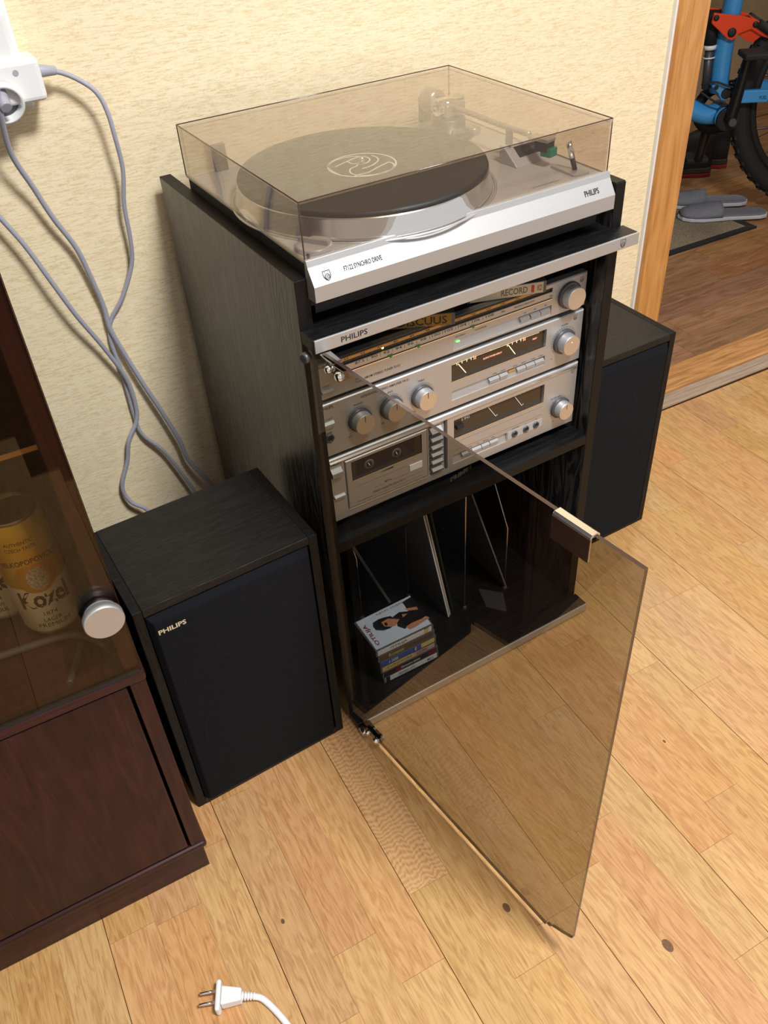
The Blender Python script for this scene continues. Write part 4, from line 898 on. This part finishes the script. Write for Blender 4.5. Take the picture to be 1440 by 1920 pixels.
C2 = [(-188, 900, 64), (-192, 880, 66), (-196, 827, 40), (-182, 778, 26), (-169, 734, 20), (-151, 687, 16), (-142, 634, 12), (-137, 593, 10), (-137, 559, 11), (-128, 518, 12), (-111, 453, 14), (-92, 387, 16), (-78, 331, 18), (-70, 284, 20), (-41, 218, 24), (-20, 160, 26)]
C3 = [(-241, 885, 20), (-250, 862, 24), (-256, 825, 26), (-247, 779, 24), (-234, 750, 24), (-215, 706, 26), (-197, 650, 28), (-178, 592, 26), (-155, 535, 20), (-135, 475, 14), (-131, 431, 12), (-136, 394, 12), (-157, 361, 14), (-169, 324, 12), (-189, 279, 12), (-184, 243, 14), (-160, 212, 18), (-140, 150, 24)]
def mk(C): 
    out = []
    for x, z, d in C:
        # points were measured 12 mm before the wall: slide along the line of sight to depth d
        p = Vector((x / 1000, YW - .012, z / 1000)); v = p - CP; k = (YW - d / 1000 - CP.y) / v.y; out.append(tuple(CP + v * k))
    return out
p1 = mk(C1); plug_cable('grey cable looping from the right side of the white adapter', MB().cyl((-.142, p1[0][1], p1[0][2]), (-.116, p1[0][1] + .002, p1[0][2] - .004), .0085, .005, 16), p1)
p2 = mk(C2); plug_cable('grey cable hanging from the round socket below the adapter', MB().cyl((-.194, YW - .045, .905), (-.190, YW - .070, .890), .012, .007, 20), p2, .0036)
p3 = mk(C3); plug_cable('grey cable coming from the left photo edge behind the cabinet', None, p3, .0034)
# loose white plug on the floor
pg = thing('mains_plug', 'white two-pin mains plug lying on the oak floor', 'plug', (-.325, -.300, 0), 'room')
def fl(x, y, z=.010): return Vector((x / 1000, y / 1000, z))
for a, b in (((-355, -280.5), (-336, -288)), ((-360.5, -292.5), (-341, -300))): obj('pin', MB().cyl(fl(*a), fl(*b), .0020, .0020, 16), 'chrome', pg)
ax = Vector((21, -9.5, 0)).normalized(); ay = Vector((9.5, 21, 0)).normalized()
obj('flange', MB().obox((-.3355, -.2965, .0105), ax, ay, (0, 0, 1), .0032, .0185, .0098), 'white', pg, bevel=.003, seg=3)
bd = MB(); A = Vector((-.3325, -.2985, .0105)); B = Vector((-.3095, -.3090, .0095))
V = [A + ay * s * .0115 + Vector((0, 0, k * .0085)) for s, k in ((-1, -1), (1, -1), (1, 1), (-1, 1))] + [B + ay * s * .0075 + Vector((0, 0, k * .0075)) for s, k in ((-1, -1), (1, -1), (1, 1), (-1, 1))]
bd.add(V, [(0, 1, 2, 3), (7, 6, 5, 4), (0, 4, 5, 1), (1, 5, 6, 2), (2, 6, 7, 3), (3, 7, 4, 0)]); obj('plug_body', bd, 'white', pg, bevel=.002, seg=3)
rl = MB(); a, b = Vector((-.3100, -.3088, .0085)), Vector((-.2945, -.3170, .0065)); n_ = 5
for i in range(n_): rl.cyl(a.lerp(b, i / n_), a.lerp(b, (i + .62) / n_), .0058 - .0003 * i, None, 18)
rl.cyl(a, b, .0040, .0036, 16); obj('strain_relief', rl, 'white', pg)
obj('cord', MB().tube([(-.297, -.3158, .0062), (-.2885, -.323, .0048), (-.2805, -.341, .0042), (-.2735, -.364, .0042), (-.270, -.386, .0042), (-.265, -.43, .0042), (-.25, -.52, .0042), (-.18, -.64, .0042)], .0040, 12), 'cablewhite', pg)

# ================================================================== hall things
mt_ = thing('door_mat', 'brown woven door mat with black border on the hall floor', 'mat', (1.70, 1.20, 0), 'room')
obj('weave', MB().box(1.20, 1.975, 1.05, 1.45, .0005, .005), 'matweave', mt_)
bm_ = MB(); bm_.box(1.17, 2.0, 1.028, 1.05, .0005, .0062); bm_.box(1.975, 2.0, 1.05, 1.45, .0005, .0062); bm_.box(1.17, 2.0, 1.45, 1.475, .0005, .0062); obj('border', bm_, 'matedge', mt_)
def slipper(a, b, label):
    a, b = Vector(a), Vector(b); L_ = (b - a).length; u = (b - a).normalized(); v = Vector((-u.y, u.x, 0)); z0 = .0066
    t = thing('slipper', label, 'slipper', (a.x, a.y, 0), 'room', 'grey felt slippers')
    out = [(0, 0), (.04, .028), (.12, .042), (.25, .048), (.4, .043), (.55, .037), (.75, .036), (.9, .034), (.97, .024), (1, 0)]
    poly_ = [(s * L_, w_) for s, w_ in out] + [(s * L_, -w_) for s, w_ in out[1:-1][::-1]]
    so_ = obj('sole', MB().prism(poly_, (0, 0, .012), a + Vector((0, 0, z0)), u, v), 'sole', t, bevel=.003)
    obj('insole', MB().prism([(x * .97 + L_ * .015, y * .93) for x, y in poly_], (0, 0, .004), a + Vector((0, 0, z0 + .0122)), u, v), 'felt', t, bevel=.002)
    up_ = MB(); n = 10; S_ = [.02, .08, .18, .3, .4, .47]; prof = [.010, .019, .026, .031, .034, .036]; wd = [.018, .036, .046, .047, .044, .042]
    rows = []
    for s, h, w_ in zip(S_, prof, wd):
        rows.append([a + u * (s * L_) + v * (w_ * math.cos(math.pi * k / n)) + Vector((0, 0, z0 + .013 + h * math.sin(math.pi * k / n) ** .8)) for k in range(n + 1)])
    for r0, r1 in zip(rows, rows[1:]): up_.add(r0 + r1, [(k, k + 1, n + 2 + k, n + 1 + k) for k in range(n)], True)
    o = obj('upper', up_, 'felt', t); sd = o.modifiers.new('thick', 'SOLIDIFY'); sd.thickness = .005
slipper((1.845, 1.225, 0), (2.095, 1.075, 0), 'grey felt slipper nearest the doorway, lying over the mat corner')
slipper((1.890, 1.335, 0), (2.125, 1.190, 0), 'grey felt slipper behind the other one, farther from the doorway')
def shoe(x, y, a, label):
    t = thing('trainer_shoe', label, 'shoe', (x, y, 0), 'room', 'black trainers in the hall'); R_ = Matrix.Translation((x, y, 0)) @ Matrix.Rotation(a, 4, 'Z')
    out = [(0, .024), (.03, .036), (.10, .036), (.18, .043), (.24, .038), (.28, .018), (.285, 0)]
    pl_ = [(p_, q_) for p_, q_ in out] + [(p_, -q_) for p_, q_ in out[:-1][::-1]]
    obj('outsole', MB().prism(pl_, (0, 0, .014), (0, 0, .0), (1, 0, 0), (0, 1, 0)).xf(R_), 'shoered', t, bevel=.003)
    obj('midsole', MB().prism([(p_ * .99 + .001, q_ * .97) for p_, q_ in pl_], (0, 0, .020), (0, 0, .014), (1, 0, 0), (0, 1, 0)).xf(R_), 'shoegrey', t, bevel=.004)
    up_ = MB(); n = 12; S_ = [.004, .03, .08, .12, .16, .21, .25, .275]; hh = [.105, .125, .118, .100, .078, .055, .040, .020]; wd = [.022, .033, .034, .036, .040, .038, .030, .014]; rows = []
    for s, h, w_ in zip(S_, hh, wd): rows.append([R_ @ Vector((s, w_ * math.cos(math.pi * k / n), .030 + h * math.sin(math.pi * k / n) ** .55)) for k in range(n + 1)])
    up_.add(rows[0], [tuple(range(n + 1))])
    for r0, r1 in zip(rows, rows[1:]): up_.add(r0 + r1, [(k, k + 1, n + 2 + k, n + 1 + k) for k in range(n)], True)
    up_.add(rows[-1], [tuple(range(n + 1))[::-1]]); obj('upper', up_, 'shoeblack', t)
shoe(2.235, 1.475, math.radians(148), 'black trainer with red sole, nearest the door casing')
shoe(2.345, 1.500, math.radians(140), 'black trainer with red sole, right one of the pair')
# mountain bike: bike axes x towards the rear wheel, y away from the viewer
bk = thing('mountain_bike', 'blue full-suspension mountain bike with orange link standing in the hall', 'bicycle', (0, 0, 0), 'bike')
R0 = .36; kk = dict(parent=bk)
def torus(c, R_, r, m, name, n=72, k=14):
    V = [(c[0] + (R_ + r * math.cos(2 * math.pi * j / k)) * math.cos(2 * math.pi * i / n), c[1] + r * .95 * math.sin(2 * math.pi * j / k), c[2] + (R_ + r * math.cos(2 * math.pi * j / k)) * math.sin(2 * math.pi * i / n)) for i in range(n) for j in range(k)]
    F = [(i * k + j, i * k + (j + 1) % k, ((i + 1) % n) * k + (j + 1) % k, ((i + 1) % n) * k + j) for i in range(n) for j in range(k)]
    return obj(name, MB().add(V, F, True), m, **kk)
def wheel(cx):
    ty = torus((cx, 0, R0), R0 - .031, .029, 'tyre', 'tyre')
    kn = MB()
    for i in range(96):
        a = 2 * math.pi * i / 96; d = Vector((math.cos(a), 0, math.sin(a))); q = Vector((-d.z, 0, d.x)); c = Vector((cx, 0, R0))
        for yy, rr in ((0, R0 - .002), (-.018, R0 - .0085), (.018, R0 - .0085)):
            if (i % 2 == 0) == (yy == 0): kn.obox(c + d * rr + Vector((0, yy, 0)), q, (0, 1, 0), d, .007, .008, .0035)
    o = obj('tread_knobs', kn, 'tyre', ty); o['kind'] = 'stuff'
    torus((cx, 0, R0), R0 - .068, .012, 'blackmatt', 'rim')
    obj('hub', MB().lathe([(0, -.03), (.018, -.03), (.018, -.022), (.012, -.02), (.012, .02), (.03, .022), (.03, .03), (0, .03)], (cx, 0, R0), (0, 1, 0), 24), 'blackmatt', **kk)
    for i in range(28):
        a = 2 * math.pi * i / 28; d = Vector((math.cos(a), 0, math.sin(a))); c = Vector((cx, 0, R0)); obj('spoke', MB().tube([c + d * .015 + Vector((0, .02 if i % 2 else -.02, 0)), c + d * (R0 - .075)], .0011, 6, False), 'blackmatt', **kk)
wheel(0.); wheel(-1.16)
obj('brake_disc', MB().lathe([(.05, 0), (.09, 0), (.09, .002), (.05, .002), (.05, 0)], (0, -.042, R0), (0, 1, 0), 40), 'chrome', **kk)
obj('cassette_sprockets', MB().lathe([(.02, -.055), (.03, -.05), (.07, -.03), (.075, -.028), (.02, -.026)], (0, 0, R0), (0, -1, 0), 32), 'darkring', **kk)
tb = lambda name, pts, r, m='blueframe', **q: obj(name, MB().tube(pts, r, 16, **q), m, **kk)
tb('seat_tube', [(-.405, 0, .38), (-.413, 0, .50), (-.409, 0, .62), (-.396, 0, .80)], .0275)
tb('seat_post', [(-.396, 0, .79), (-.375, 0, 1.02)], .0155, 'blackmatt', spline=False)
tb('down_tube', [(-.385, 0, .318), (-.46, 0, .322), (-.62, 0, .42), (-.98, 0, .70)], .029)
tb('top_tube', [(-.402, 0, .72), (-.70, 0, .76), (-.99, 0, .82)], .022)
tb('head_tube', [(-.97, 0, .66), (-1.005, 0, .86)], .027, spline=False)
for y in (-.055, .055): tb('fork_leg', [(-1.16, y, .36), (-1.02, y, .72)], .019, 'blackmatt', spline=False)
obj('fork_crown', MB().obox((-1.015, 0, .735), (0, 1, 0), (.36, 0, -.93), (.93, 0, .36), .075, .022, .022), 'blackmatt', bevel=.006, **kk)
tb('handlebar', [(-1.02, -.36, .96), (-1.03, -.1, .94), (-1.03, .1, .94), (-1.02, .36, .96)], .015, 'blackmatt')
tb('stem', [(-1.005, 0, .86), (-1.01, 0, .90), (-1.03, 0, .94)], .018, 'blackmatt')
sd_ = MB(); sd_.prism([(-.26, .0), (-.12, .014), (.0, .03), (.03, .07), (0, .075), (-.03, .045), (-.14, .022), (-.26, .018), ], (0, .04, 0), (0, -.02, 0)); sd_.prism([(-.01, .0), (.03, .07), (-.02, .075), (-.06, 0), ], (0, .13, 0), (0, -.065, 0))
obj('saddle', sd_.xf(Matrix.Translation((-.34, 0, 1.0))), 'blackmatt', **kk)
bbm = MB().lathe([(0, -.052), (.032, -.052), (.034, -.046), (.030, -.042), (.029, .045), (0, .045)], (-.383, 0, .315), (0, 1, 0), 28); obj('bottom_bracket', bbm, 'blueframe', **kk)
obj('bearing_cap', MB().lathe([(0, 0), (.033, 0), (.036, .004), (.036, .022), (0, .022)], (-.378, -.062, .313), (0, 1, 0), 28), 'blackmatt', **kk)
obj('chainring', MB().lathe([(.045, -.002), (.078, -.002), (.078, .002), (.045, .002), (.045, -.002)], (-.383, .050, .315), (0, 1, 0), 48), 'blackmatt', **kk)
cr = MB(); cr.tube([(-.376, -.066, .312), (-.366, -.068, .40), (-.357, -.070, .505)], lambda u: .019 - .006 * u, 12)
obj('crank_arm', cr, 'black', **kk)
cr = MB(); cr.tube([(-.390, .066, .318), (-.400, .068, .23), (-.408, .070, .15)], lambda u: .019 - .006 * u, 12); obj('crank_arm', cr, 'black', **kk)
obj('crank_bolt', MB().lathe([(0, .0), (.011, .0), (.013, .010), (0, .010)], (-.374, -.094, .313), (0, 1, 0), 20), 'darkring', **kk)
for y, z in ((-.11, .505), (.11, .145)):
    x = -.357 if y < 0 else -.408
    obj('pedal', MB().obox((x, y, z), (1, 0, 0), (0, 1, 0), (0, 0, 1), .036, .040, .008), 'blackmatt', bevel=.004, **kk)
rk = [(-.475, .577), (-.472, .604), (-.393, .593), (-.347, .581), (-.292, .549), (-.235, .515), (-.225, .495), (-.29, .526), (-.322, .536), (-.358, .556), (-.389, .545), (-.404, .529), (-.420, .533)]
for y in (-.046, .036):
    r_ = obj('rocker_link', MB().prism(rk, (0, .010, 0), (0, y, 0)), 'orange', bevel=.003, **kk)
    for bx, bz, br in ((-.412, .551, .0125), (-.348, .569, .0085), (-.464, .591, .008)): obj('pivot_bolt', MB().lathe([(0, -.003), (br * .5, -.003), (br, -.001), (br, .001), (0, .001)], (bx, y - .001, bz), (0, 1, 0), 20), 'ink', r_)
obj('link_bridge', MB().prism([(-.389, .544), (-.358, .557), (-.322, .535), (-.343, .519), (-.366, .527)], (0, .072, 0), (0, -.036, 0)), 'orange', **kk)
tb('shock_body', [(-.462, 0, .60), (-.4545, 0, .50)], .0185, 'blackmatt', spline=False)
tb('shock_shaft', [(-.4545, 0, .50), (-.446, 0, .39)], .0125, 'darkring', spline=False)
obj('shock_band', MB().lathe([(.0187, -.006), (.0190, -.006), (.0190, .006), (.0187, .006)], (-.4545, 0, .506), (.07, 0, -1), 24), 'needle', **kk)
obj('shock_band', MB().lathe([(.0187, -.002), (.0190, -.002), (.0190, .002), (.0187, .002)], (-.4525, 0, .478), (.07, 0, -1), 24), 'needle', **kk)
pb = [(-.440, .404), (-.432, .412), (-.400, .408), (-.380, .396), (-.376, .376), (-.388, .358), (-.402, .362), (-.416, .382)]
p_ = obj('pivot_bracket', MB().prism(pb, (0, .06, 0), (0, -.034, 0)), 'blueframe', bevel=.004, **kk)
obj('pivot_bore', MB().lathe([(0, -.002), (.014, -.002), (.016, .001), (0, .001)], (-.391, -.0345, .381), (0, 1, 0), 24), 'ink', p_)
obj('pivot_bore', MB().lathe([(0, -.002), (.006, -.002), (.007, .001), (0, .001)], (-.424, -.0345, .400), (0, 1, 0), 20), 'ink', p_)
for y in (-.058, .040):
    cs = obj('chain_stay', MB().prism([(-.350, .393), (-.10, .393), (-.01, .375), (-.01, .352), (-.10, .356), (-.350, .357)], (0, .018, 0), (0, y, 0)), 'blueframe', bevel=.004, **kk)
    if y < 0:
        q = MB(); put_text(q, 'FUEL', (-.297, y, .3665), (1, 0, 0), (0, 0, 1), .022, .010, .01, .0004); put_text(q, 'EX', (-.258, y, .3665), (1, 0, 0), (0, 0, 1), .012, .010, .01, .0004)
        q.ribbon([(-.270, y, .360), (-.266, y, .372), (-.270, y, .382)], .0025, (0, -1, 0), .0004); q.ribbon([(-.264, y, .362), (-.2665, y, .372), (-.2635, y, .380)], .0015, (0, -1, 0), .0004)
        obj('lettering', q, 'ink', cs)
    tb('seat_stay', [(-.34, y + .009, .572), (-.235, y + .009, .508), (-.05, y + .009, .40), (0, y + .009, .36)], .012, 'blackmatt', spline=False)
tb('chain', [(-.383, .052, .390), (-.2, .05, .412), (0, .048, .43)], .004, 'darkring', spline=False)
tb('chain', [(-.383, .052, .240), (-.2, .05, .25), (-.04, .048, .23), (.02, .048, .30)], .004, 'darkring', spline=False)
tb('brake_hose', [(-.47, -.03, .41), (-.43, -.045, .418), (-.39, -.05, .405), (-.35, -.05, .40)], .003, 'ink')
tb('brake_hose', [(-.47, -.035, .39), (-.44, -.05, .372), (-.40, -.05, .352), (-.36, -.045, .352)], .003, 'ink')
# boxes at the back of the hall
def carton(name, label, x0, x1, y0, y1, z0, z1, m='card'):
    t = thing(name, label, 'box', ((x0 + x1) / 2, (y0 + y1) / 2, z0), 'room')
    obj('carton_body', MB().box(x0, x1, y0, y1, z0, z1), m, t, bevel=.002)
    for y in (y0, y1 - (y1 - y0) * .49): obj('lid_flap', MB().box(x0 + .002, x1 - .002, y + .002, y + (y1 - y0) * .49, z1, z1 + .003), m, t)
carton('cardboard_box', 'beige cardboard box on the hall floor behind the bicycle', 2.55, 3.05, 2.10, 2.45, 0, .30)
carton('storage_box', 'large pale storage box at the far end of the hall', 3.10, 3.70, 2.30, 2.75, 0, .42)
